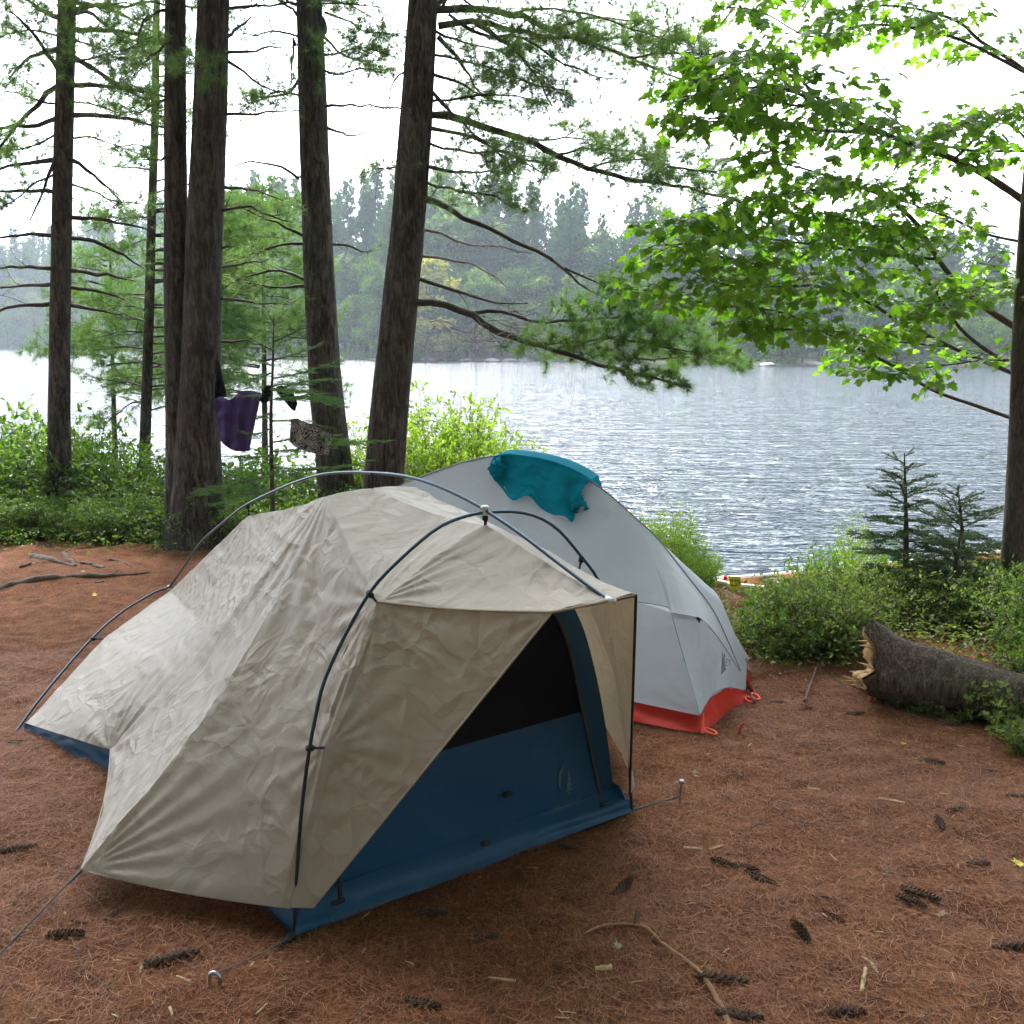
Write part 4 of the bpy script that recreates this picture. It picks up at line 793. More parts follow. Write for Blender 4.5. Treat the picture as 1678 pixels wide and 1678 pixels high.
# ground cover
def cover(name, pts, leaf, mat):
    gl = Geo(); P = []
    for (px, py, sp) in pts:
        p = gt(px, py); k = 26
        q = p + rng.standard_normal((k, 3)) * [sp, sp, 0]; q[:, 2] = [zt(a_, b_) for a_, b_ in q[:, :2]]; q[:, 2] += rng.uniform(.01, .14, k); P.append(q)
    P = np.concatenate(P); N = len(P); cards(gl, P, rng.standard_normal((N, 3)) * [1, 1, .4], UP + rng.standard_normal((N, 3)) * .5, leaf * rng.uniform(.5, 1.2, N), OVAL, OVALF, fold=.15, curl=.2)
    return tag(gl.build(name, M[mat], smooth=False), 'low leafy plants carpeting the edge of the clearing', 'ground cover', kind='stuff')
cover('ground_cover', [(random.uniform(-60, 380), random.uniform(850, 898), .22) for _ in range(330)] + [(random.uniform(1200, 1760), 0, .2) for _ in range(0)], .034, 'shrub')
pts = []
for i in range(420):
    px = random.uniform(1190, 1800); pts.append((px, edge(px) + 8 - random.random() ** 1.2 * 150, .14))
cover('ground_cover', pts, .03, 'under')
# ============================================================ BEIGE TENT
A_ = gz(480, 1535); B_ = gz(1035, 1330); D_ = gz(40, 1197); X_ = gz(182, 1268)
uu = unit(B_ - A_); W0 = float(np.linalg.norm(B_ - A_)); vv = np.cross(UP, uu); MID = (A_ + B_) / 2
def lw(u, v, z): return A_ + uu * u + vv * v + UP * z
def tl(P): q = np.asarray(P) - A_; return np.array([q @ uu, q @ vv, q[2]])
def mir(P): P = np.atleast_2d(P); l = (P - A_); u_ = l @ uu; return P + np.outer(W0 - 2 * u_, uu)
def mid(px, py): return onpl(px, py, MID, uu)
TENT = empty('tent', tuple(A_), 'beige tent with blue floor and black mesh door on exposed poles, nearest the camera', 'tent')
HUB = mid(795, 838); nB = np.cross(B_ - A_, HUB - A_); HR = mid(277, 963); D2 = mir(D_)[0]; nR = np.cross(D2 - D_, HR - D_)
Q_ = mid(408, 845); J_ = mid(280, 968); P_ = mid(610, 800); E1 = mid(795, 862); N_ = mid(998, 985)
R1 = onpl(533, 813, P_, vv); C_ = onpl(617, 986, A_ + vv * .01, np.cross(B_ - A_, HUB - A_)); F_ = lw(.49, -.50, .93)
T_ = gz(133, 1425, .10); K_ = onpl(475, 1487, A_, nB); K2 = lw(.045, -.035, .085)
S_ = onpl(531, 1225, A_ + uu * .03, nB)
nAD = np.cross(X_ - D_, UP); V0 = onpl(181, 1229, X_, nAD); Dp = D_ + UP * .035 + unit(X_ - D_) * .02
H_ = onpl(170, 1047, D_ + unit(X_ - D_) * .05, nR)
def ln(*p): return np.array(p)
def bez(a, b, off, n=14):
    t = np.linspace(0, 1, n)[:, None]; return a * (1 - t) + b * t + np.sin(np.pi * t) * np.asarray(off)
# valley and ridge lines of the side awning, bowed as the cloth hangs
def along_px(a, b, pxs, push=0):
    out = [a]; L = np.linalg.norm(b - a)
    for px, py in pxs:   # point of the pixel ray nearest the chord
        d = unit(ray(px, py)); c = unit(b - a); n_ = np.cross(c, np.cross(d, c)); t = np.dot(a - CAM, n_) / np.dot(d, n_); out.append(CAM + d * (t + push * math.sin(math.pi * len(out) / (len(pxs) + 1))))
    return np.array(out + [b])
RT = along_px(R1, T_, [(453, 985), (413, 1055), (331, 1182), (243, 1300)], -.03); RV = along_px(R1, V0, [(449, 926), (381, 1005), (324, 1072), (250, 1150)], .08)
nf = 100; g = Geo()
eE1C = bez(E1, C_, UP * .015); eRC = bez(R1, C_, UP * -.0); ePE = bez(P_, E1, UP * -.012); ePR = bez(P_, R1, UP * .004); eQR = bez(Q_, R1, -UP * .012); eQP = bez(Q_, P_, -UP * .012)
eKC = np.vstack([K_, S_, C_]); TK = bez(T_, K_, UP * -.012); CF = bez(C_, F_, -UP * .008); EN = bez(E1, N_, UP * .0); FN = bez(F_, N_, UP * .006)
patches = [coons(eE1C, EN * 1.0 if 0 else bez(N_, F_, UP * .006), ln(E1, N_), CF, nf, nf, sag=.012),
           coons(ePR, eE1C, ePE, eRC, nf, nf, sag=.014), coons(eRC, TK[::-1], ln(R1, R1), RT * 1.0, nf, nf) if 0 else coons(RT, eKC[::-1], eRC, TK, 130, nf, sag=.02, sagdir=tuple(vv * .6 - UP * .8)),
           coons(RV, RT, ln(R1, R1), bez(V0, T_, uu * .02), 120, 60, sag=.02, sagdir=tuple(uu * .7 - UP * .5)),
           coons(eQR, ln(Dp, V0), np.vstack([Q_, J_, H_, Dp]), RV, 90, 150, sag=.02), coons(eQP, ln(R1, R1) if 0 else eQR, ln(Q_, Q_), ePR, 48, 20)]
fold_w = []
X0 = coons(CF, ln(K_, K2), eKC[::-1], ln(F_, K2), nf, 90, sag=.012, sagdir=tuple(vv))
for X in patches + [X0]:
    addgrid(g, X); n, m = X.shape[:2]; Y_ = mir(X.reshape(-1, 3)).reshape(n, m, 3); g.add(Y_.reshape(-1, 3), grid_faces(n, m)[:, ::-1].copy())
fly = g.build('rain_fly', M['fly'], TENT)
bm = bmesh.new(); bm.from_mesh(fly.data); bmesh.ops.remove_doubles(bm, verts=bm.verts, dist=.0012); bmesh.ops.recalc_face_normals(bm, faces=bm.faces); bm.normal_update()
oA = Vector(A_)
lR1, lC = tl(R1), tl(C_)
ANCH = [(tl(T_), 21, .006, 2.6), (tl(V0), 17, .007, 4), (lC, 19, .004, 4.5), (tl(S_), 15, .004, 6), (tl(H_), 17, .005, 4), (tl(Q_), 15, .004, 4), (tl(F_), 15, .003, 5)]
def crease(q, f, seed, sharp=2.0):
    w_ = noise.noise_vector(q * f * .5 + Vector((seed, 3, 1))) * .55
    n1 = noise.noise(q * f + w_ * 1.6 + Vector((seed, 0, 0))); return (1 - min(1, abs(n1) * sharp)) ** 2
for v in bm.verts:
    P = v.co + oA; l = tl(np.array(P)); q = P.copy()
    side = 1 if l[0] < W0 / 2 else 1
    st = Vector((q.x, q.y, q.z * 1.0))
    door = l[1] < .01 and l[2] < .9
    rear = l[1] > .9
    out_ = min(abs(l[0]), abs(W0 - l[0])) if 0 <= l[0] <= W0 else 0
    amp = .0075 if not door else .0022
    if rear: amp = .0065
    if l[2] > .85 and l[1] > -.02: amp *= .45
    if l[2] > .85 and l[1] < -.02: amp *= .85
    if rear: st = Vector((q.x * .6, q.y * .6, q.z * 2.4))
    wq = noise.noise_vector(st * 2.5) * .10; edge_ = 1.0
    v1 = noise.voronoi((st + wq) * 4.5)[0]; v2 = noise.voronoi((st + wq * .5) * 10)[0]; d = amp * (.55 * v1[0] + .22 * v2[0] + .5 * abs(noise.noise(st * 3.3 + Vector((4, 4, 4))))) + .003 * noise.noise(q * 2.2)
    w1 = noise.voronoi((st + wq) * 7)[0]; w2 = noise.voronoi((st + wq) * 14)[0]; mk = .35 + .65 * max(0, min(1, .5 + 2 * noise.noise(q * 2.7))); mk *= (.5 if door else .38 if rear else .6)
    d -= mk * (.11 * (w1[1] - w1[0]) / 7 + .07 * (w2[1] - w2[0]) / 14)
    for anc, kk, am_, fall in ANCH:
        dv = l - anc; r0 = float(np.linalg.norm(dv)); th = math.atan2(dv[2], dv[1] if abs(dv[1]) > .02 else dv[0]) ; d += am_ * math.sin(th * kk + anc[1] * 9) * math.exp(-r0 * fall) * min(1, r0 * 9)
    # drape folds that run down from the spreader ends
    a = math.atan2(l[0] - lR1[0], max(.02, lR1[2] - l[2] + .03)); r_ = math.hypot(l[1] - lR1[1], lR1[2] - l[2])
    if not door and 0 < l[1] < 1.0: 
        th = math.atan2(l[1] - lR1[1], lR1[2] - l[2] + .02); d += .007 * math.sin(th * 19) * min(1, r_ * 3) * math.exp(-r_ * 2.0)
    v.co += v.normal * d
bm.to_mesh(fly.data); bm.free()
for p in fly.data.polygons: p.use_smooth = True
# hems and seams
g = Geo()
for e, o in [(np.vstack([C_, bez(C_, F_, -UP * .008), F_, N_]), 0)]:
    for EE in (e, mir(e)): tube(g, resample(EE, 50), .004, 5)
for e in (ln(F_, K2), mir(ln(F_, K2))): tube(g, resample(e, 30), .003, 4)
g.build('awning_hem', M['flyhem'], TENT)
Fm = mir(F_)[0]; g = Geo(); tube(g, resample(ln(N_, Fm), 10), .0045, 5); tube(g, resample(ln(Fm, mir(K2)[0]), 30), .0045, 5); g.build('black_hem', M['blackhem'], TENT)
g = Geo(); tube(g, resample(TK + UP * -.002, 40), .0026, 4); tube(g, resample(bez(V0, T_, uu * .02), 20), .0022, 4); g.build('side_hem', M['flyhem'], TENT)
# inner wall, door, tub
vo = .045
arch = [(.035, .02), (.075, .3), (.125, .52), (.19, .70), (.30, .85), (.46, .95), (W0 / 2, .98)]
arch = np.array(arch + [(W0 - a, b) for a, b in arch[::-1][1:]])
def ip(u, z, off=0): return lw(u, vo + off + .03 * z, z)
zipa = np.array([(.10, .05), (.18, .38), (.235, .60), (.31, .752), (.42, .85), (W0 / 2, .90)]); zipa = np.array(list(zipa) + [(W0 - a, b) for a, b in zipa[::-1][1:]])
zs = resample(np.c_[zipa, zipa[:, :1] * 0], 90, True)[:, :2]; as_ = resample(np.c_[arch, arch[:, :1] * 0], 90, True)[:, :2]
g = Geo()
def strip(ga, Pa, Pb, k=6):
    n = len(Pa); X = np.array([[a * (1 - s) + b * s for s in np.linspace(0, 1, k)] for a, b in zip(Pa, Pb)]); addgrid(ga, X)
strip(g, [ip(*a) for a in as_], [ip(*b) for b in zs]); g.build('front_wall', M['blue'], TENT)
dsh = .004; g = Geo(); low = [p for p in zs if p[1] <= .38]; L_ = [p for p in low if p[0] < W0 / 2]; R_ = [p for p in low if p[0] > W0 / 2][::-1]
m_ = min(len(L_), len(R_)); zz_ = np.linspace(.045, .38, 30)
lu = np.interp(zz_, [p[1] for p in L_], [p[0] for p in L_]); ru = W0 - lu
X = np.array([[ip(a * (1 - s) + b * s, z, dsh + .006 * math.sin(s * 9 + z * 20) * (1 - z / .38) * .6) for s in np.linspace(0, 1, 60)] for a, b, z in zip(lu, ru, zz_)]); addgrid(g, X)
door = g.build('door_panel', M['blue'], TENT)
g = Geo(); zz_ = np.linspace(.38, .90, 40); o_ = np.argsort([p[1] for p in zs[:46]]); lu = np.interp(zz_, zs[:46, 1][o_], zs[:46, 0][o_])
X = np.array([[ip(a * (1 - s) + (W0 - a) * s, z, dsh) for s in np.linspace(0, 1, 20)] for a, z in zip(lu, zz_)]); addgrid(g, X); g.build('mesh_panel', M['mesh'], TENT)
g = Geo(); tube(g, [ip(a, b, -.004) for a, b in zs], .006, 6); g.build('door_zip', M['zip'], TENT)
# tub skirt: front band with folds, sides
g = Geo(); pa = A_ + uu * 0 - vv * .01; pb_ = B_ + uu * 0 - vv * .01
X = []
for s in np.linspace(0, 1, 90):
    row = []
    for t in np.linspace(0, 1, 14):
        z = .005 + .075 * t; b = pa * (1 - s) + pb_ * s; bul = .012 * math.sin(math.pi * t) + .006 * math.sin(t * 9 + s * 4); row.append(b + vv * (.0 + .055 * t - bul * .6 + .004 * noise.noise(Vector((s * 14, t * 3, 0)))) + UP * z)
    X.append(row)
X = np.array(X); X[0, :] += uu * .03 * np.linspace(0, 1, 14)[:, None]; X[-1, :] -= uu * .02 * np.linspace(0, 1, 14)[:, None]; addgrid(g, X)
foot = [D_, X_, A_ + uu * .01]; 
for a, b in [(D_, X_), (X_, A_ + uu * .01)]:
    for EE in (0, 1):
        ha, hb = (.045, tl(V0)[2] + .005) if a is D_ else (tl(V0)[2] + .005, .10)
        aa, bb = (a, b) if not EE else (mir(a)[0], mir(b)[0]); inw = unit(MID + vv * 1 - (aa + bb) / 2) * [1, 1, 0]
        X = coons(ln(aa, bb), ln(aa + UP * ha + inw * .035, bb + UP * hb + inw * .035), ln(aa, aa + UP * ha + inw * .035), ln(bb, bb + UP * hb + inw * .035), 40, 8)
        X += np.array([[inw * .012 * noise.noise(Vector((i * .25, j * .5, 0))) for j in range(8)] for i in range(40)]); addgrid(g, X)
aa, bb = D_, D2; addgrid(g, coons(ln(aa, bb), ln(aa + UP * .03, bb + UP * .03), ln(aa, aa + UP * .03), ln(bb, bb + UP * .03), 20, 6))
g.add([A_ + UP * .006, B_ + UP * .006, mir(X_)[0] + UP * .006, D2 + UP * .006, D_ + UP * .006, X_ + UP * .006], np.array([[0, 1, 2, 3, 4, 5]]))
g.build('floor_tub', M['blue'], TENT)
g = Geo()   # inner canopy body under the fly
for EE in (0, 1):
    a = [lw(W0 / 2 + (p[0] - W0 / 2) * .84, .12, p[1] * .9) for p in as_[:46]]; xi = X_ + uu * .12 + UP * .05; q = [xi + (J_ - UP * .06 - xi) * s for s in np.linspace(0, 1, 46)]
    a, q = np.array(a), np.array(q)
    if EE: a, q = mir(a), mir(q)
    strip(g, a, q, 10)
g.build('inner_canopy', M['mesh'], TENT)
# small storm tabs on the tub
g = Geo(); tube(g, [onpl(554, 1412, A_ - vv * .03, vv), onpl(556, 1445, A_ - vv * .03, vv), onpl(558, 1478, A_ - vv * .035, vv)], .0065, 5); box(g, onpl(554, 1478, A_ - vv * .04, vv), (.04, .006, .012), [uu, vv, UP]); g.build('zip_pull', M['blackhem'], TENT)
for px, py in [(795, 1382), (990, 1318), (832, 1302)]:
    g = Geo(); c = onpl(px, py, A_ - vv * .02 if py > 1310 else A_ + vv * .045, vv); box(g, c, (.03, .01, .012), [uu, vv, UP]); tube(g, [c - uu * .02, c + UP * .006, c + uu * .02], .003, 4); g.build('toggle', M['blackhem'], TENT)
# printed emblem on the door: arc, small tree, wording (as in the photo)
def lp(u, z): return ip(u, z, -.0015)
g = Geo(); cu, cz = 1.010, .165
arcp = []
for t in np.linspace(0, 1, 18):
    an = R(100 + 105 * t); arcp.append((cu + .006 + .032 * math.cos(an), cz + .055 * math.sin(an)))
for i in range(len(arcp) - 1):
    (a, b), (c, d) = arcp[i], arcp[i + 1]; w1 = .0055 * math.sin(math.pi * (i + .6) / 18) + .001; w2 = .0055 * math.sin(math.pi * (i + 1.6) / 18) + .001; w2 = max(w2, .0008)
    g.add([lp(a - w1, b), lp(a + w1, b), lp(c + w2, d), lp(c - w2, d)], np.array([[0, 1, 2, 3]]))
for k in range(4):
    z0 = cz + .032 - k * .018; w_ = .006 + .004 * k; g.add([lp(cu + .014 - w_, z0 - .02), lp(cu + .014 + w_, z0 - .02), lp(cu + .014, z0)], np.array([[0, 1, 2]]))
g.add([lp(cu + .012, cz - .055), lp(cu + .016, cz - .055), lp(cu + .016, cz - .035), lp(cu + .012, cz - .035)], np.array([[0, 1, 2, 3]]))
g.build('door_emblem', M['logo'], TENT, smooth=False)
def text_mesh(name, txt, size, org, ax, ay, mat, parent, align='CENTER'):
    cu_ = bpy.data.curves.new('t', 'FONT'); cu_.body = txt; cu_.size = size; cu_.align_x = align; cu_.align_y = 'CENTER'; o = bpy.data.objects.new('t', cu_); COL.objects.link(o)
    bpy.context.view_layer.update(); me = bpy.data.meshes.new_from_object(o.evaluated_get(bpy.context.evaluated_depsgraph_get())); bpy.data.objects.remove(o); me.name = name
    ax, ay = np.asarray(ax), np.asarray(ay)
    for v in me.vertices: v.co = Vector(np.asarray(org) + ax * v.co.x + ay * v.co.y - np.array(world_loc(parent)))
    me.materials.clear(); me.materials.append(mat); ob = bpy.data.objects.new(name, me); COL.objects.link(ob); ob.parent = parent; return ob
text_mesh('door_lettering', 'SIERRA DESIGNS', .017, lp(1.012, .085), uu, UP, M['logo'], TENT)
# poles
def curve3(pts): return resample(np.array(pts), 70, True)
g = Geo(); lowmid = mid(262, 990)
ridge = curve3([mid(*q) for q in [(277, 963), (302, 928), (331, 887), (377, 847), (406, 826), (467, 797), (520, 779), (565, 774), (610, 775), (655, 779), (700, 790), (750, 811), (795, 836), (850, 873), (905, 915), (955, 953), (997, 983)]]); tube(g, ridge, .0052, 8)
g.build('ridge_pole', M['pole'], TENT)
ap = [onpl(*q, A_, nB) for q in [(481, 1545), (486, 1440), (493, 1340), (505, 1240), (517, 1175), (530, 1120), (560, 1052), (605, 972), (650, 922), (710, 870), (750, 850), (795, 840)]]
al = [tl(p) for p in ap]; apr = [lw(W0 - l[0], l[1], l[2]) for l in al[::-1][1:]]
g = Geo(); ph = [onpl(*q, A_, nB) for q in [(860, 841), (910, 864), (955, 915), (980, 950)]]
tube(g, curve3(ap + ph + [lw(W0 - .106, -.015, .696), lw(W0 - .057, -.011, .50), lw(W0 - .02, 0, .25), lw(W0 + .0, 0, .0)]), .0052, 8); g.build('front_arch_pole', M['pole'], TENT)
rl = [onpl(*q, D_, nR) for q in [(27, 1198), (62, 1150), (103, 1100), (150, 1047), (188, 1012), (228, 985), (277, 963)]]; rr_ = [mir(p)[0] for p in rl[::-1][1:]]
g = Geo(); tube(g, curve3(rl + rr_), .0052, 8); g.build('rear_arch_pole', M['pole'], TENT)
def hubm(c, s=1.0, name='hub'):
    g = Geo(); tube(g, [c - UP * .012 * s, c - UP * .006 * s, c + UP * .002, c + UP * .008 * s, c + UP * .014 * s], np.array([.009, .013, .008, .013, .008]) * s, 12, cap=True); g.build(name, M['clear'], TENT)
hubm(HUB + UP * .002, 1.1); hubm(HR, .9); 
g = Geo(); c = N_ + UP * .004; tube(g, [c - vv * .02, c + vv * .01], .008, 8, cap=True); g.build('pole_tip', M['clear'], TENT)
def strap(a, b, name='clip', w_=.006, mat='blackhem'):
    g = Geo(); tube(g, [a, (a + b) / 2 + uu * .002, b], [w_ * .8, w_, w_ * .7], 6, cap=True); d = unit(b - a); tube(g, [a - d * .004, a + d * .014], .0085, 8, cap=True); return g.build(name, M[mat], TENT)
strap(HUB - UP * .012, E1 + UP * .002); strap(mid(610, 776), P_); strap(mid(406, 828), Q_, w_=.004)
for (a, b) in [((605, 972), C_), ((505, 1226), S_), ((150, 1047), H_), ((953, 914), None)]:
    pl_ = nB if b is None or b is C_ or b is S_ else nR; org = A_ if pl_ is nB else D_
    a3 = onpl(*a, org, pl_); b3 = b if b is not None else a3 + (-UP * .045 - uu * .012)
    strap(a3, a3 * .5 + b3 * .5, w_=.005); g = Geo(); tube(g, [a3 * .5 + b3 * .5, b3], .004, 5, cap=True); g.build('blue_tab', M['blue'], TENT)
g = Geo(); fa = A_ + UP * .0; tube(g, [fa + UP * .01, fa - uu * .05 - vv * .03 + UP * .008], [.012, .005], 6, cap=True); g.build('corner_foot', M['blackhem'], TENT)
# guy lines and stakes
def cord(name, a, b, lab, n=12, r=.0022, sag=.01):
    g = Geo(); P = resample(ln(a, b), n); P[:, 2] -= sag * np.sin(np.linspace(0, np.pi, n)); tube(g, P - P[0], r, 5); o = g.build(name, M['cord'], None); o.location = P[0]; return tag(o, lab, 'cord')
g = Geo(); e = gz(-60, 1625, .02); tube(g, resample(ln(T_, e), 14), .0024, 5); k0 = T_ + (e - T_) * .12; tube(g, [T_, k0], .005, 5, wob=.25); tube(g, [T_ + (e - T_) * .55, T_ + (e - T_) * .62], .004, 5); g.build('guy_line', M['cord'], TENT)
def stake(px, py, h, lab, lean=(0, 0), hook=True, mat='steel'):
    p = gt(px, py); g = Geo(); top = np.array([lean[0], lean[1], h]); pts = [np.array([0, 0, -.05]), top * .5, top]
    if hook: pts += [top + [.012, 0, .006], top + [.024, 0, -.004], top + [.026, 0, -.022]]
    tube(g, resample(pts, 20, True), .0045, 8, cap=True); g.build; o = g.build('tent_stake', M[mat], None); o.location = p; return tag(o, lab, 'tent stake'), p
_, s1 = stake(344, 1618, .035, 'bent metal tent stake in the needles left of the beige tent corner', (.0, .0))
g = Geo(); a = lw(-.05, -.03, .015); b = gt(352, 1612); b[2] += .025; tube(g, resample([a, a * .6 + b * .4 - UP * .004, b], 24, True), .0022, 5); g.build('guy_line', M['cord'], TENT)
p2 = gt(1113, 1318); o_s = stake(1113, 1320, .085, 'upright metal tent stake right of the beige tent door', (.006, 0), False)
o = o_s[0]; g = Geo(); tube(g, [[.006, 0, .083], [.006, 0, .095]], .009, 10, cap=True); g.build('stake_head', M['steel'], o, org=(0, 0, 0))
g = Geo(); a = lw(W0, -.01, .01); b = p2 + UP * .03; tube(g, resample([a, a * .5 + b * .5 + UP * .0, b], 16, True), .003, 5); g.build('guy_line', M['cord'], TENT)
_, _ = stake(1207, 1203, .05, 'small red tent stake in front of the grey tent corner', (.03, 0), False, 'red')

# ============================================================ GREY TENT
a_ = gz(1150, 1199); b_ = gz(1230, 1139); dR = unit(np.array([-.90, .43, 0])); nn_ = np.array([.43, .90, 0]); nn_ = unit(nn_)
GT = empty('tent', tuple(a_), 'grey tent with red floor behind the beige tent, a teal jersey over its ridge', 'tent')
def rp(px, py): return onpl(px, py, b_, nn_)
rpx = [(1222, 1129), (1213, 1100), (1190, 1045), (1165, 995), (1115, 930), (1075, 880), (1040, 848), (1000, 812), (960, 784), (900, 758), (830, 747), (770, 755), (700, 778), (650, 800)]
rid = [rp(*q) for q in rpx]; last = rid[-1]
rid += [last + dR * .25 - UP * .16, last + dR * .42 - UP * .42, last + dR * .5 - UP * .76]
M1 = at(1100, 1004, 4.45); CLP = at(1145, 1013, 4.52); Ms = at(1045, 986, 4.60); Ee = rp(1213, 1100)
M0 = Ms + dR * 1.45 + UP * .02; seam = np.array([M0, Ms, M1]); b0 = gz(1147, 1172, .075); bl0 = b0 + dR * 1.95; blm = at(1035, 1149, 4.36)
lowL = np.array([bl0, blm, b0]); LE = rid[-1]
r_top = np.array(rid[1:])[::-1]          # left end -> E
midline = np.array([M0, Ms, M1, CLP, at(1172, 1038, 4.58), Ee]); 
ridge_up = resample(r_top, 80, True); ml = resample(midline, 80, True)
S1 = coons(ridge_up, ml, ln(r_top[0], M0), ln(Ee, Ee), 80, 40, sag=.035, sagdir=tuple(nn_ * 1.0))
S2 = coons(ln(M0, Ms, M1), lowL, ln(M0, bl0), ln(M1, b0), 60, 40, sag=.015, sagdir=tuple(nn_))
endtop = np.array([M1, CLP, at(1172, 1038, 4.58), Ee, rp(1222, 1129)]); endbot = np.array([b0, at(1164, 1143, 4.33), at(1190, 1127, 4.45), rp(1222, 1131)])
S3 = coons(endtop, endbot, ln(M1, b0), ln(rp(1222, 1129), rp(1222, 1131)), 50, 36)
Xg = []
for X in (S1, S2, S3):
    n, m = X.shape[:2]
    for i in range(n):
        for j in range(m):
            q = Vector(X[i, j]); r1 = np.linalg.norm(X[i, j] - CLP); r2 = np.linalg.norm(X[i, j] - b0)
            d = .006 * noise.noise(q * 3) + .003 * noise.noise(q * 8)
            for c0, r0 in ((CLP, r1), (b0, r2)):
                dv = X[i, j] - c0; th = math.atan2(dv[2], dv[0]); d += .007 * math.sin(th * 13) * math.exp(-r0 * 7) * min(1, r0 * 12)
            X[i, j] += nn_ * d
    Xg.append(X)
g = Geo()
for X in Xg:
    addgrid(g, X); Yv = X.reshape(-1, 3); ds = (Yv - b_) @ nn_; Yv = Yv - np.outer(ds * 1.55, nn_); g.add(Yv, grid_faces(*X.shape[:2])[:, ::-1].copy())
gf = g.build('rain_fly', M['grey'], GT)
bm = bmesh.new(); bm.from_mesh(gf.data); bmesh.ops.remove_doubles(bm, verts=bm.verts, dist=.001); bmesh.ops.recalc_face_normals(bm, faces=bm.faces); bm.to_mesh(gf.data); bm.free()
M['seamgrey'] = simple('grey_seam_tape', (.2, .21, .24), .6)
g = Geo(); tube(g, resample(r_top + UP * .001, 90, True), .004, 5); g.build('ridge_seam', M['seamgrey'], GT)
for e in (midline, np.array([M1, b0]), lowL, endbot): 
    g = Geo(); tube(g, resample(e - nn_ * .002, 50, len(e) > 2), .0022, 4); g.build('seam', M['seamgrey'], GT)
g = Geo(); c = CLP - nn_ * .008; tube(g, [c + [-.02, 0, .008], c, c + [.015, 0, -.006]], [.003, .008, .003], 5, cap=True); tube(g, [c, c + [.004, 0, -.018]], .005, 5, cap=True); g.build('clip', M['blackhem'], GT)
# red tub
bot = np.array([gz(1150, 1199) + dR * 2.0, gz(1035, 1181), gz(1095, 1193), gz(1147, 1201), gz(1172, 1186), gz(1200, 1160), gz(1225, 1149), gz(1240, 1141)])
up_ = lambda px, py, Y: at(px, py, Y) + nn_ * .012
top = np.array([bl0 + nn_ * .012, up_(1035, 1146, 4.37), up_(1095, 1158, 4.29), up_(1150, 1166, 4.235), up_(1166, 1139, 4.35), up_(1190, 1124, 4.46), up_(1207, 1130, 4.55), gz(1236, 1138, .012)])
g = Geo(); X = coons(resample(bot, 90), resample(top, 90), ln(bot[0], top[0]), ln(bot[-1], top[-1]), 90, 10)
for i in range(90):
    for j in range(10): X[i, j] += nn_ * .012 * noise.noise(Vector((i * .22, j * .3, 2))) + nn_ * .02 * math.sin(j / 9 * math.pi) * (1 if i > 60 else 0)
addgrid(g, X); Yv = X.reshape(-1, 3); ds = (Yv - b_) @ nn_; g.add(Yv - np.outer(ds * 1.55, nn_), grid_faces(90, 10)); g.build('floor_tub', M['red'], GT)
M['orange'] = simple('orange_webbing', (.85, .09, .03), .6)
def loop(px, py, px2, py2, name='webbing_loop'):
    p, q = gz(px, py, .015), gz(px2, py2, .006); g = Geo(); d = q - p; s = unit(np.cross(d, UP)) * .016
    tube(g, resample([p, p + d * .5 + s, q + s * .6, q - s * .6, p + d * .5 - s, p], 24, True), .0055, 5); g.build(name, M['orange'], GT)
loop(1152, 1192, 1172, 1203); loop(1222, 1141, 1232, 1150); loop(1232, 1136, 1242, 1146)
g = Geo(); tube(g, [at(1152, 1168, 4.21), gz(1153, 1200, .005) - nn_ * .012], [.006, .008], 5); g.build('corner_strap', M['orange'], GT)
g = Geo(); tube(g, [rp(1224, 1130), gz(1236, 1150, .01)], [.004, .006], 5); g.build('corner_strap', M['blackhem'], GT)
# printed mark: peak and letters, sloping with the panel
mc = at(1180, 1088, 4.42) - nn_ * .0; dd_ = at(1190, 1083, 4.47) - at(1170, 1094, 4.38); ax_ = unit(at(1188, 1094, 4.45) - at(1171, 1094, 4.385)); ay_ = unit(at(1184, 1060, 4.46) - at(1184, 1100, 4.39)); nl_ = unit(np.cross(ax_, ay_)); nl_ = nl_ if nl_[1] < 0 else -nl_
oo = mc + nl_ * .022
g = Geo(); g.add([oo - ax_ * .03 - ay_ * .055, oo + ax_ * .012 - ay_ * .03, oo - ax_ * .022 + ay_ * .06], np.array([[0, 1, 2]])); g.add([oo - ax_ * .006 + ay_ * .01, oo + ax_ * .008 + ay_ * .035, oo - ax_ * .008 + ay_ * .048], np.array([[0, 1, 2]]))
g.build('peak_print', M['logogrey'], GT, smooth=False)
text_mesh('panel_lettering', 'NEY', .045, oo + ax_ * .008 + nl_ * .003, ax_, ay_, M['logogrey'], GT)

# ------------------------------------------------------------ teal jersey over the ridge
def pl_off(px, py, off=.02):
    # surface of the near upper side: nearest sample of S1 in the picture, lifted towards the camera
    P = S1.reshape(-1, 3) - CAM; dep = P[:, 1] * cp - P[:, 2] * sp_; X_p = 839 + P[:, 0] / dep * F; Y_p = 839 - (P[:, 1] * sp_ + P[:, 2] * cp) / dep * F
    d2 = (X_p - px) ** 2 + (Y_p - py) ** 2; k = np.argsort(d2)[:4]; y = float(np.average((P[k, 1] + CAM[1]), weights=1 / (d2[k] + 4))); return at(px, py, y - off)
topl = [(809, 748), (822, 744), (845, 745), (880, 750), (915, 759), (945, 772), (968, 786)]
botl = [(803, 760), (812, 786), (822, 800), (840, 820), (865, 812), (885, 832), (905, 843), (925, 846), (938, 856), (944, 838), (951, 815), (953, 800)]
tp = resample(np.array([[a, b, 0] for a, b in topl]), 60, True); bp = resample(np.array([[a, b, 0] for a, b in botl]), 60, True)
g = Geo(); X = np.zeros((60, 40, 3))
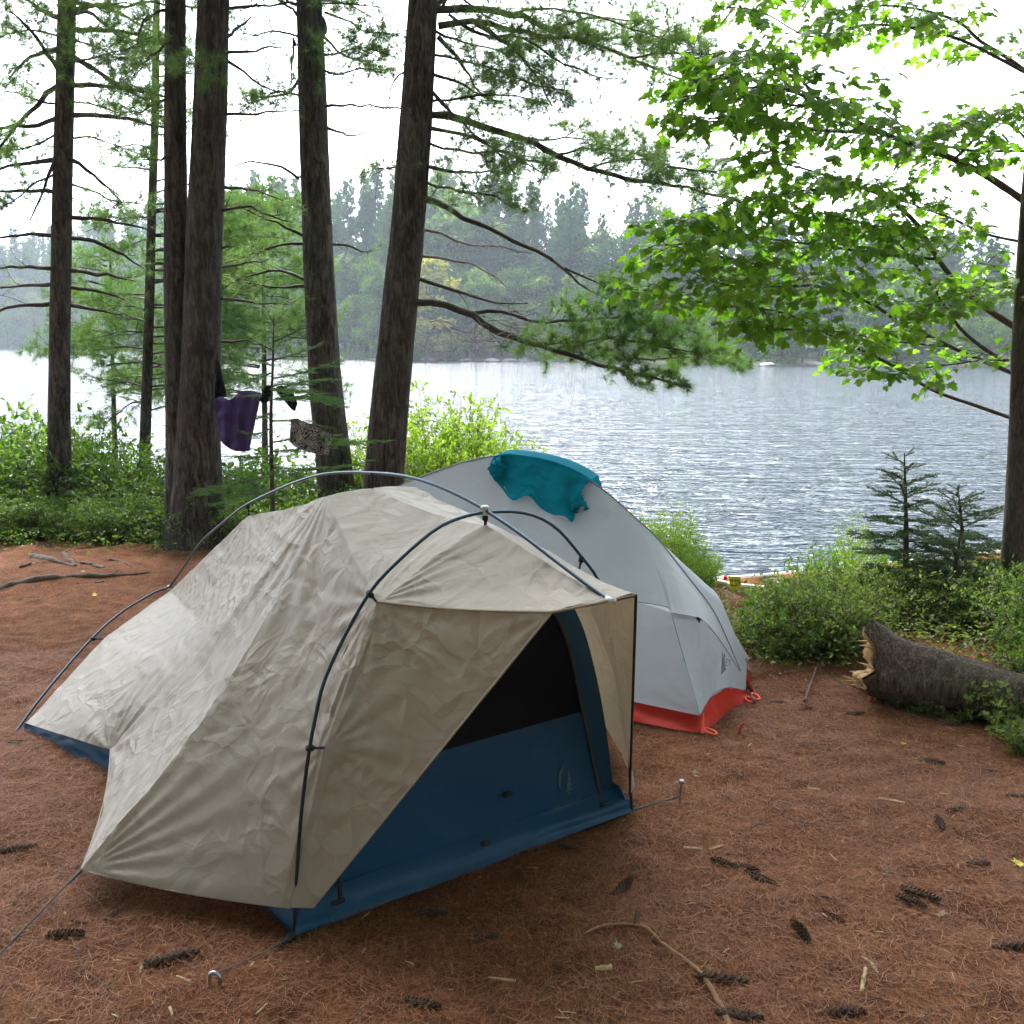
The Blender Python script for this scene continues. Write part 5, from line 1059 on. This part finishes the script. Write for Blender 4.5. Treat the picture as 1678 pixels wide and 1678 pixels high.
for i in range(60):
    for j in range(40):
        t = j / 39; q = tp[i] * (1 - t) + bp[i] * t; f = .012 * math.sin(i * .34 + 1.2 * math.sin(t * 3)) * t + .012 * (noise.noise(Vector((i * .12, t * 4, 0))) + .5 * noise.noise(Vector((i * .3, t * 9, 2)))) * (.3 + t)
        if i < 9: f += .010 * math.sin(j * .8) * (1 - i / 9)
        X[i, j] = pl_off(q[0], q[1], .018 + f)
# over the ridge to the far side
X2 = np.zeros((60, 12, 3))
for i in range(60):
    for j in range(12): X2[i, j] = X[i, 0] + nn_ * (.02 + .012 * j + .03 * math.sin(j / 11 * 1.5)) + UP * (.012 * math.sin(j / 3.5) if j < 6 else -.012 * (j - 5)) - UP * .02 * (j > 8)
Xall = np.concatenate([X2[:, ::-1], X], axis=1); addgrid(g, Xall); JS = g.build('jersey', M['teal'], None, org=X[30, 0]); tag(JS, 'teal short-sleeved jersey drying over the ridge of the grey tent', 'jersey')
def sleeve(pts, off, r, nm='sleeve'):
    g = Geo(); P = resample([pl_off(px, py, off) for px, py in pts], 16, True); n = 16; tube(g, P, np.interp(np.linspace(0, 1, n), [0, .6, 1], r), 14, wob=.12); return g.build(nm, M['teal'], JS)
sleeve([(826, 757), (818, 762), (812, 768), (808, 764)], .03, [.034, .034, .030]); sleeve([(943, 815), (948, 826), (950, 836)], .035, [.03, .036, .04]); sleeve([(822, 776), (815, 781), (810, 784)], .03, [.016, .02, .022], 'cuff')

# ------------------------------------------------------------ clothes on the fir
def cloth(name, topp, botp, Y0, mat, label, cat, fold=.02, nf_=5, n=50, m=40, seed=0):
    a = resample(np.array([[x, y, 0] for x, y in topp], float), n, True); b = resample(np.array([[x, y, 0] for x, y in botp], float), n, True); X = np.zeros((n, m, 3))
    for i in range(n):
        for j in range(m):
            t = j / (m - 1); s = i / (n - 1); q = a[i] * (1 - t) + b[i] * t
            d = fold * math.sin(s * nf_ * 6.28 + t * 2 + seed) * (.4 + .6 * t) + fold * 1.2 * noise.noise(Vector((s * 5, t * 5, seed)))
            X[i, j] = at(q[0], q[1], Y0 + d)
    g = Geo(); addgrid(g, X); org = X[n // 2, 0]; addgrid(g, X + np.array([0, .012, 0])); o = g.build(name, M[mat], None, org=org)
    return tag(o, label, cat)
cloth('shirt', [(350, 656), (362, 650), (376, 655), (392, 643), (408, 640), (428, 644)], [(361, 722), (370, 731), (382, 738), (397, 740), (408, 738), (410, 728)], 7.55, 'purple', 'purple shirt hanging between the pine pair and the fir sapling', 'shirt', .02, 3)
cloth('undershirt', [(352, 590), (355, 591), (358, 592), (360, 598)], [(350, 652), (356, 652), (364, 651), (371, 650)], 7.75, 'black', 'black garment hanging down against the right-hand trunk of the pine pair', 'garment', .012, 2, 24, 30, 1)
cloth('sock', [(431, 640), (436, 634), (443, 633)], [(424, 656), (432, 661), (441, 657)], 7.3, 'black', 'small black cloth hung left of the fir stem', 'garment', .012, 2, 24, 20, 2)
cloth('bandana', [(453, 634), (462, 632), (473, 638), (482, 648), (487, 662)], [(455, 646), (464, 655), (472, 664), (478, 671), (483, 673)], 7.3, 'black', 'black cloth drooping from the fir branch right of its stem', 'garment', .015, 2, 30, 20, 3)
cloth('shorts', [(477, 689), (484, 686), (500, 692), (515, 698), (532, 707), (545, 712)], [(474, 722), (483, 732), (498, 738), (512, 742), (524, 746), (538, 746)], 6.95, 'print', 'grey and black patterned shorts draped on the lower fir branch', 'shorts', .02, 3, 44, 36, 4)

# ============================================================ LOG
lb = gt(1437, 1150); le = gt(1760, 1225); lr = .133
c0 = at(1440, 1098, lb[1] + .05); c0[2] = lr * 1.02; c1 = np.array([le[0] + .1, le[1] + .16, .10]); c1[2] = .09
LOG = empty('fallen_log', (c0[0], c0[1], 0), 'dark fallen log with a splintered pale end lying at right', 'log')
ax = unit(c1 - c0); L = np.linalg.norm(c1 - c0); g = Geo(); n, sd_ = 70, 36; s1_ = unit(np.cross(ax, UP)); s2_ = np.cross(s1_, ax); X = np.zeros((n, sd_ + 1, 3))
for i in range(n):
    t = i / (n - 1)
    for j in range(sd_ + 1):
        an = 2 * math.pi * j / sd_; r = lr * (1 - .28 * t) * (1 + .10 * math.exp(-t * 6)); st = .0; lift = 0
        if i == 0 or t < .12:   # broken end: high splinter on top, low at front
            prof = -.05 * max(0, math.sin(an)) ** 4 - .10 * max(0, math.cos(an - 3.9)) ** 3 + .035 * math.sin(an * 7) * math.cos(an * 3); st = prof * (1 - t / .12)
            r *= 1 + .62 * (1 - t / .12) ** 1.3 * max(0, math.sin(an + .2)) ** 5
        q = c0 + ax * (L * t + st) + (s1_ * math.cos(an) + s2_ * math.sin(an)) * r
        d = noise.noise(Vector(q * 6)) * .02 + noise.noise(Vector(q * 25)) * .008; X[i, j] = q + (s1_ * math.cos(an) + s2_ * math.sin(an)) * d
addgrid(g, X); g.build('bark', M['logbark'], LOG)
g = Geo(); k = 12; E0 = X[0]; cen = c0 - ax * .035; Z = np.zeros((k, sd_ + 1, 3))
for i in range(k):
    t = i / (k - 1)
    for j in range(sd_ + 1):
        q = E0[j] * (1 - t) + cen * t - ax * .05 * t * 0; h = .08 * (noise.noise(Vector((j * .22, t * 3, 2))) + .4 * noise.noise(Vector((j * .9, t * 8, 5)))) * math.sin(t * math.pi) ; q = q + ax * (h - .0) + (cen - E0[j]) * (.10 if i == 0 else 0); Z[i, j] = q - ax * (.012 if i == 0 else 0)
addgrid(g, Z); g.build('splintered_end', M['rawwood'], LOG)
for k, (px, py, px2, py2, w_) in enumerate([(1425, 1115, 1424, 1150, .022), (1436, 1122, 1434, 1148, .018)]):
    g = Geo(); a = at(px, py, c0[1] - .02 + .01 * k); b = at(px2, py2, c0[1] - .05); tube(g, resample([a, a * .5 + b * .5 + [.005, -.01, 0], b], 10, True), np.linspace(w_, .004, 10), 6, wob=.15); g.build('splinter', M['rawwood'], LOG)
for k in range(16):
    j = random.randrange(sd_); a = E0[j] * .8 + cen * .2; fw = -ax + rng.standard_normal(3) * .22; q = random.uniform(.04, .10); g = Geo(); w_ = random.uniform(.006, .014)
    tube(g, resample([a + ax * .03, a + fw * q * .5, a + fw * q], 8, True), np.linspace(w_, .0015, 8), 5, wob=.2); g.build('splinter', M['rawwood'], LOG)
for px, py in [(1462, 1150), (1525, 1168), (1570, 1180)]:
    p = gt(px, py); put_shrub('e', p[0], p[1], random.uniform(.3, .42), 'tiny green plant at the foot of the log', 'tiny plants at the foot of the log')
# ============================================================ CANOE
cb = at(1168, 950, 9.0); cbx, cby = cb[0], 9.0; CN = empty('canoe', (cbx, cby, -1.1), 'tan canoe with white gunwale and yellow number plate on the bank by the water', 'canoe')
cdir = unit(np.array([1, .4, 0])); cs = np.array([-cdir[1], cdir[0], 0]); Lc = 3.6; ztop = at(1168, 944, 9.0)[2] - .04
def hull(s, k):   # s along 0..1, k -1..1 across (port..starboard) as angle
    wv = .40 * (math.sin(math.pi * min(1, max(0, s))) ** .55); sheer = .10 * (abs(2 * s - 1)) ** 3; an = k * math.pi / 2
    return np.array([cbx, cby, 0]) + cdir * Lc * (s - .0) + cs * (wv * math.sin(an) ** 1 if 1 else 0) + UP * (ztop - .1 + sheer - .36 * (math.cos(an) ** .6) * (math.sin(math.pi * (.06 + .88 * s)) ** .3))
g = Geo(); X = np.array([[hull(s, k) for k in np.linspace(-1, 1, 25)] for s in np.linspace(.0, 1, 60)]); addgrid(g, X); g.build('hull', M['canoe'], CN)
for k in (-1, 1): g = Geo(); tube(g, [hull(s, k) + UP * .004 for s in np.linspace(0, 1, 50)], .016, 6); g.build('gunwale', M['gunwale'], CN)
g = Geo(); cc = hull(.25, 0); 
for s in (.22, .78): 
    a, b = hull(s, -1) - UP * .03, hull(s, 1) - UP * .03; gs = Geo(); box(gs, (a + b) / 2, (.22, np.linalg.norm(b - a) * .96, .02), [cdir, cs, UP]); gs.build('seat', M['darkstick'], CN)
def hs(px, py): 
    P = X.reshape(-1, 3) - CAM; dep = P[:, 1] * cp - P[:, 2] * sp_; Xp = 839 + P[:, 0] / dep * F; Yp = 839 - (P[:, 1] * sp_ + P[:, 2] * cp) / dep * F; k = np.argmin((Xp - px) ** 2 + (Yp - py) ** 2 + P[:, 1] * 3); return P[k] + CAM
ns = [hull(s, -1) for s in np.linspace(0, 1, 300)]; yy_ = float(min(ns, key=lambda p: abs(839 + (p[0]) / (p[1] * cp - (p[2] - 1.6) * sp_) * F - 1206))[1]) - .03; q = [at(1193, 944, yy_), at(1213, 945, yy_), at(1217, 967, yy_), at(1198, 967, yy_)]
PLt = Geo(); PLt.add(q + [p + np.array([0, .006, 0]) for p in q], np.array([[0, 1, 2, 3], [4, 5, 6, 7], [0, 1, 5, 4], [1, 2, 6, 5], [2, 3, 7, 6], [3, 0, 4, 7]])); NP = PLt.build('number_plate', M['yplate'], CN, smooth=False)
pc = sum(q) / 4; axp = unit(q[1] - q[0]); ayp = unit(q[0] - q[3]); tm = text_mesh('plate_number', '239', .088, pc + np.array([0, -.005, .002]), axp * .82, ayp * 1.05, M['ink'], NP) if 0 else None
tm = text_mesh('plate_number', '239', .078, pc + np.array([0, -.006, .002]), axp * .72, ayp * 1.05, M['ink'], CN)
g = Geo(); box(g, at(1189, 947, yy_), (.03, .012, .03)); g.build('red_mark', M['red'], CN)
for px, py in [(1184, 966), (1198, 983)]: g = Geo(); c = at(px, py, yy_ - .02); tube(g, [c, c + [.02, 0, .006], c + [.045, 0, 0]], [.012, .02, .01], 6, cap=True); g.build('cleat', M['blackhem'], CN)

# ============================================================ LITTER AND SMALL THINGS
def cone_proto(kind=0):
    root = empty('pine_cone', (0, 0, 0), 'x', 'pine cone'); L = .115; gs = Geo(); gp = Geo(); tube(gs, [[t * L, 0, .004 * math.sin(t * 3)] for t in np.linspace(0, 1, 8)], [.004, .006, .007, .007, .007, .006, .004, .002], 6)
    for k in range(70):
        t = (k + .5) / 70; az = k * 2.4; r = .016 * math.sin(math.pi * min(.97, .12 + .85 * t)) ** .6 + .002; c = np.array([t * L, 0, 0]); d = np.array([.55, math.cos(az) * .85, math.sin(az) * .85]); d = unit(d); s = unit(np.cross(d, [1, 0, 0])); l = r * 1.15
        w_ = .0062; up = unit(np.cross(s, d)); p = [c, c + d * l * .6 + s * w_, c + d * l + s * w_ * .5, c + d * l * 1.08, c + d * l - s * w_ * .5, c + d * l * .6 - s * w_]
        gs.add(p, np.array([[0, 1, 2, 3], [0, 3, 4, 5]])); q = c + d * l * 1.02; gp.add([q + s * .0035 + up * .001, q + d * .002, q - s * .0035 + up * .001, q - d * .002 + up * .0015], np.array([[0, 1, 2, 3]]))
    gs.build('scales', M['cone'], root, smooth=False); gp.build('scale_tips', M['conetip'], root, smooth=False); return root
CP = cone_proto(); cu_ = False
cones = [(278, 1578, 25, 1.3, 'large pine cone in the needles at bottom left, left of the beige tent corner'), (190, 1500, 60, .8, 'small dark cone under the side awning of the beige tent'), (105, 1538, 0, 1.0, 'flattened pine cone at the left below the awning tip'), (25, 1395, 30, 1.15, 'pine cone near the left edge beside the awning tip'),
         (30, 1220, 0, .8, 'dark pine cone near the left edge by the blue tent floor'), (130, 1518, -20, .7, 'little cone under the awning between two larger cones'), (690, 1648, -15, .9, 'pale-tipped cone in the foreground below the blue door'), (708, 1502, -10, .9, 'dark cone just in front of the blue door, middle'),
         (800, 1540, 20, .8, 'half-buried cone in front of the blue door'), (1020, 1460, 55, .95, 'cone standing tilted to the right of the blue door'), (1180, 1609, -8, 1.25, 'long pine cone beside the bend of the peeled branch'), (1208, 1668, -8, 1.1, 'pine cone at the bottom edge beside the peeled branch'),
         (1185, 1418, -40, .9, 'upper cone of the row of three right of the tent'), (1222, 1428, -45, .9, 'middle cone of the row of three right of the tent'), (1250, 1448, -50, .95, 'lowest cone of the row of three right of the tent'), (1310, 1530, -80, 1.0, 'rough cone lying upright in the needles, lower right'),
         (1365, 1508, -60, .9, 'smooth brown cone right of the rough upright one'), (1505, 1470, -40, 1.1, 'upper of two cones lying side by side at right'), (1490, 1482, -50, .9, 'lower of two cones lying side by side at right'), (1600, 1418, 10, .8, 'small cone at the right with dark shadow'), (1655, 1560, 0, 1.15, 'cone near the right edge, lower right'),
         (1540, 1352, 80, .95, 'round dark cone seen end-on at right'), (1525, 1250, -25, .9, 'flat brown cone at right above the round dark one'), (1565, 1330, 10, .7, 'pale small cone above the round dark one'), (1625, 1266, -15, .8, 'cone near the plants at the right edge'), (1670, 1308, -10, .9, 'cone at the right edge under the plants'),
         (1376, 1666, 5, 1.1, 'cone at the bottom edge, lower right'), (1550, 1190, 0, 1.0, 'pale crumbling cone in front of the log'), (1400, 1172, 0, .8, 'cone by the broken end of the log'), (935, 1392, -30, .8, 'dark cone close to the blue tent wall'), (1320, 1165, 20, .7, 'dark cone left of the log'),
         (1275, 1152, 0, .7, 'cone behind the small red stake')]
for px, py, rz, s, lb_ in cones:
    p = gt(px, py); o = CP if not cu_ else copy_tree(CP); cu_ = True; a = R(rz); s *= .92
    o.location = (p[0] - math.cos(a) * .055 * s, p[1] - math.sin(a) * .055 * s, p[2] + .011 * s); o.rotation_euler = (random.uniform(0, 6), random.uniform(-.08, .08), a); o.scale = (s, s, s); tag(o, lb_, 'pine cone', 'pine cones on the needle bed')
def stick(name, pts, r, mat, lab, cat='stick', lift=.006, wob=.12, sides=7, grp=None):
    P = [gt(*q) + UP * lift for q in pts]; org = P[0].copy(); g = Geo(); n = max(8, len(P) * 6); tube(g, resample(P, n, True) - org, np.interp(np.linspace(0, 1, n), np.linspace(0, 1, len(r)), r), sides, cap=True, wob=wob)
    o = g.build(name, M[mat], None); o.location = org; return tag(o, lab, cat, grp)
st = stick('peeled_branch', [(1200, 1700), (1180, 1655), (1150, 1605), (1115, 1575), (1085, 1553), (1060, 1528), (1040, 1522), (1015, 1521), (985, 1524), (955, 1538)], [.0075, .008, .007, .006, .005, .004, .003], 'stick', 'long bent peeled branch lying in the foreground at bottom right', 'branch', .012)
g = Geo(); P = [gt(1040, 1522) + UP * .012, gt(1043, 1512) + UP * .03, gt(1048, 1508) + UP * .03]; tube(g, P, [.006, .005, .003], 5, wob=.2); g.build('knot', M['darkstick'], st)
stick('twig', [(128, 1548), (133, 1585), (160, 1610), (193, 1638)], [.003, .0035, .003, .0015], 'darkstick', 'thin curved dark twig in the foreground at bottom left', 'twig')
stick('twig', [(1412, 1553 + 20), (1425, 1580), (1440, 1602)], [.004, .005, .004], 'chip', 'pale stick pointing at the striped chip, lower right', 'twig'); stick('wood_chip', [(1418, 1590), (1415, 1610), (1411, 1630)], [.005, .006, .005], 'chip', 'short pale striped stick lying upright, lower right', 'wood chip')
stick('wood_chip', [(975, 1592), (1003, 1590)], [.008, .009], 'chip', 'short pale chip in the foreground, right of bottom centre', 'wood chip'); stick('wood_chip', [(1120, 1392), (1150, 1396)], [.006, .007], 'chip', 'pale chip right of the tent door', 'wood chip'); stick('wood_chip', [(1162, 1396), (1184, 1388)], [.004, .004], 'chip', 'thin pale chip beside another right of the tent door', 'wood chip')
stick('twig', [(1275, 1338), (1310, 1348), (1355, 1358)], [.002, .0025, .0015], 'darkstick', 'thin dark twig lying at right of centre', 'twig'); stick('twig', [(1440, 1311), (1482, 1318)], [.004, .004], 'chip', 'pale straight twig at right', 'twig'); stick('twig', [(1324, 1294), (1342, 1297)], [.004, .004], 'chip', 'short pale twig below the leaf at right', 'twig')
stick('twig', [(1515, 1668), (1530, 1650), (1555, 1630), (1562, 1622)], [.003, .004, .004, .003], 'darkstick', 'dark crooked twig near the bottom right corner', 'twig'); stick('twig', [(230, 1600), (233, 1588)], [.005, .005], 'chip', 'stubby pale chip beside the large cone at bottom left', 'twig')
stick('twig', [(290, 1603), (312, 1612)], [.003, .004], 'chip', 'small pale chip left of the bent stake', 'twig'); stick('twig', [(402, 1598), (416, 1580)], [.003, .003], 'chip', 'pale sliver right of the bent stake', 'twig'); stick('twig', [(278, 1654), (283, 1668)], [.004, .003], 'chip', 'pale sliver at the bottom edge, left', 'twig'); stick('twig', [(420, 1665), (438, 1648)], [.003, .003], 'chip', 'pale sliver at the bottom edge, left of centre', 'twig')
stick('stick', [(1318, 1160), (1330, 1125), (1340, 1098)], [.006, .005, .004], 'darkstick', 'thin dead stick poking from the ground left of the log', 'stick', .03); stick('twig', [(800, 1605), (845, 1612)], [.003, .006], 'chip', 'pale thin twig at bottom centre', 'twig')
for k, (px, py, qx, qy) in enumerate([(1330, 1470, 1372, 1482), (905, 1600, 880, 1640), (620, 1560, 655, 1548), (1230, 1360, 1262, 1342), (1580, 1620, 1622, 1606), (60, 1120, 95, 1110), (215, 1085, 180, 1092), (1130, 1650, 1085, 1662), (1460, 1420, 1438, 1450), (560, 1650, 590, 1668)]):
    stick('twig', [(px, py), ((px + qx) / 2 + 5, (py + qy) / 2 - 3), (qx, qy)], [.002, .0028, .0014], 'darkstick', ['thin dark twig near the middle of the right foreground', 'thin dark twig below the blue door', 'thin dark twig left below the blue door', 'thin dark twig right of the upright stake', 'thin dark twig near the lower right corner', 'thin dark twig at the far left clearing', 'thin dark twig by the rear pole of the beige tent', 'thin dark twig left of the peeled branch', 'thin dark twig between the cones at right', 'thin dark twig at the bottom, left of centre'][k], 'twig')
# loose chips of many small sizes
cg = None
for i in range(150):
    px = random.uniform(-20, 1700); py = random.uniform(1180, 1700)
    if py < 1180 + 0: continue
    if 60 < px < 1060 and py < 1545 - (px - 480) * .37 * (px > 480) and not (px < 130): continue
    if px < 130 and py < 1260: continue
    p = gt(px, py)
    if cg is None:
        g = Geo(); tube(g, [[-.012, 0, 0], [0, .001, .001], [.013, 0, 0]], [.0022, .003, .0015], 5, cap=True); cg = g.build('needle_chip', M['chip'], None); o = cg
    else: o = cg.copy(); COL.objects.link(o)
    s = random.uniform(.4, 1.3); o.location = (p[0], p[1], p[2] + .006); o.rotation_euler = (random.uniform(-.2, .2), random.uniform(-.4, .4), random.uniform(0, 6.28)); o.scale = (s * random.uniform(.7, 1.6), s * .8, s * .5)
    tag(o, 'tiny pale bark chip among the needles', 'wood chip', 'bark chips scattered on the needle bed')
def gleaf(px, py, sz, mat, lab, rz, tilt=.3, T=MAPLE, TF=MAPLEF):
    sz *= .75; p = gt(px, py) + UP * .008; g = Geo(); d = np.array([math.cos(rz), math.sin(rz), .1]); cards(g, [[0, 0, 0]], [d], [[random.uniform(-tilt, tilt), -tilt, 1]], sz, T, TF, fold=.2, curl=.3); tube(g, [[0, 0, 0], -d * sz * .4], [.0012, .0008], 4)
    o = g.build('fallen_leaf', M[mat], None, smooth=False); o.location = p; tag(o, lab, 'leaf')
gleaf(1135, 1272, .05, 'paleleaf', 'pale green maple leaf lying right of the upright stake', .2); gleaf(1420, 1360, .06, 'deadleaf', 'dry curled pale leaf in the needles right of centre', 2.6); gleaf(1665, 1420, .05, 'yleaf', 'yellow leaf at the right edge', .5)
gleaf(1480, 1222, .03, 'yleaf', 'tiny yellow-green leaf in front of the log', 1.0); gleaf(1128, 1395, .04, 'deadleaf', 'dry pale leaf by the chips right of the tent door', 1.0); gleaf(1008, 1555, .03, 'paleleaf', 'small grey-green leaf under the peeled branch', .4)
gleaf(152, 977, .05, 'yleaf', 'yellow leaf on the needles by the roots at left', .4); gleaf(134, 938, .035, 'paleleaf', 'white-green leaf on the roots at left', .4); gleaf(90, 945, .04, 'yleaf', 'yellow leaf on the long root at left', 2); gleaf(1545, 1505, .05, 'deadleaf', 'dry curled pale leaf right of the two cones', 2)
# roots at left
def root_(pts, r, lab): 
    r = [a * .78 for a in r]; P = [gt(*q[:2]) + UP * (q[2] if len(q) > 2 else .0) for q in pts]; org = P[0].copy(); n = 40; g = Geo(); Q = resample(P, n, True) - org
    Q += np.array([[0, 0, .012 * noise.noise(Vector((i * .4, 0, r[0] * 90)))] for i in range(n)]); tube(g, Q, np.interp(np.linspace(0, 1, n), np.linspace(0, 1, len(r)), r), 12, wob=.1); o = g.build('tree_root', M['root'], None); o.location = org; tag(o, lab, 'root', 'surface roots at left')
root_([(-60, 985), (0, 964), (40, 955), (80, 947), (130, 944), (175, 943), (210, 941), (245, 938)], [.02, .025, .03, .032, .026, .02, .014, .008], 'long surface root running in from the left edge, nearest the camera')
root_([(10, 905), (50, 912), (80, 918), (105, 925), (120, 930)], [.012, .03, .042, .036, .02], 'thick dark surface root behind the long one at left'); root_([(103, 908), (112, 916), (122, 928)], [.02, .032, .02], 'short knobbly root stub at left'); root_([(25, 932), (45, 925), (65, 923), (90, 921)], [.008, .014, .014, .01], 'thin root left of the knobbly stub')
root_([(125, 920), (150, 925), (170, 931), (195, 933)], [.012, .02, .018, .008], 'root right of the knobbly stub'); root_([(175, 915), (198, 920), (215, 928)], [.008, .012, .008], 'small pale root farthest right'); root_([(120, 957), (160, 955), (180, 953)], [.006, .011, .006], 'thin root just in front of the long one')
# fallen needles (nobody could count them)
def needle_bed(n, xr, yr, wd):
    x = rng.uniform(*xr, n); y = rng.uniform(*yr, n); keep = (np.abs(x) < y * .62 + .3); x, y = x[keep], y[keep]
    xs = np.linspace(-4.4, 4.4, 350); ys = np.linspace(.8, 7.4, 300); Zg = np.vectorize(zt)(*np.meshgrid(xs, ys, indexing='ij'))
    fi = (x - xs[0]) / (xs[1] - xs[0]); fj = (y - ys[0]) / (ys[1] - ys[0]); i = np.clip(fi.astype(int), 0, 348); j = np.clip(fj.astype(int), 0, 298); a, b = fi - i, fj - j
    z = Zg[i, j] * (1 - a) * (1 - b) + Zg[i + 1, j] * a * (1 - b) + Zg[i, j + 1] * (1 - a) * b + Zg[i + 1, j + 1] * a * b
    N = len(x); P = np.stack([x, y, z + rng.uniform(.001, .012, N)], 1); L = rng.uniform(.025, .075, (N, 1)); az = rng.uniform(0, 6.283, N); az += 1.2 * np.sin(x * 3) + 1.1 * np.cos(y * 2.7 + x)
    d = np.stack([np.cos(az), np.sin(az), rng.normal(0, .16, N)], 1); s = np.stack([-np.sin(az), np.cos(az), 0 * az], 1) * wd; b_ = rng.normal(0, .006, (N, 1)) * np.stack([-np.sin(az), np.cos(az), 0 * az], 1) * 1.5
    m = P + d * L * .5 + b_; e = P + d * L; V = np.stack([P - s, P + s, m + s, m - s, e], 1).reshape(-1, 3); k = np.arange(N)[:, None] * 5
    g = Geo(); g.add(V, [k + np.array([[0, 1, 2, 3]]), k + np.array([[3, 2, 4]])], np.repeat(rng.beta(2, 2.6, N), 5)); return g
g = needle_bed(330000, (-4.2, 4.2), (1.0, 5.4), .0006); o = g.build('needle_bed', M['litter']); tag(o, 'reddish brown fallen pine needles over the clearing', 'needles', kind='stuff')
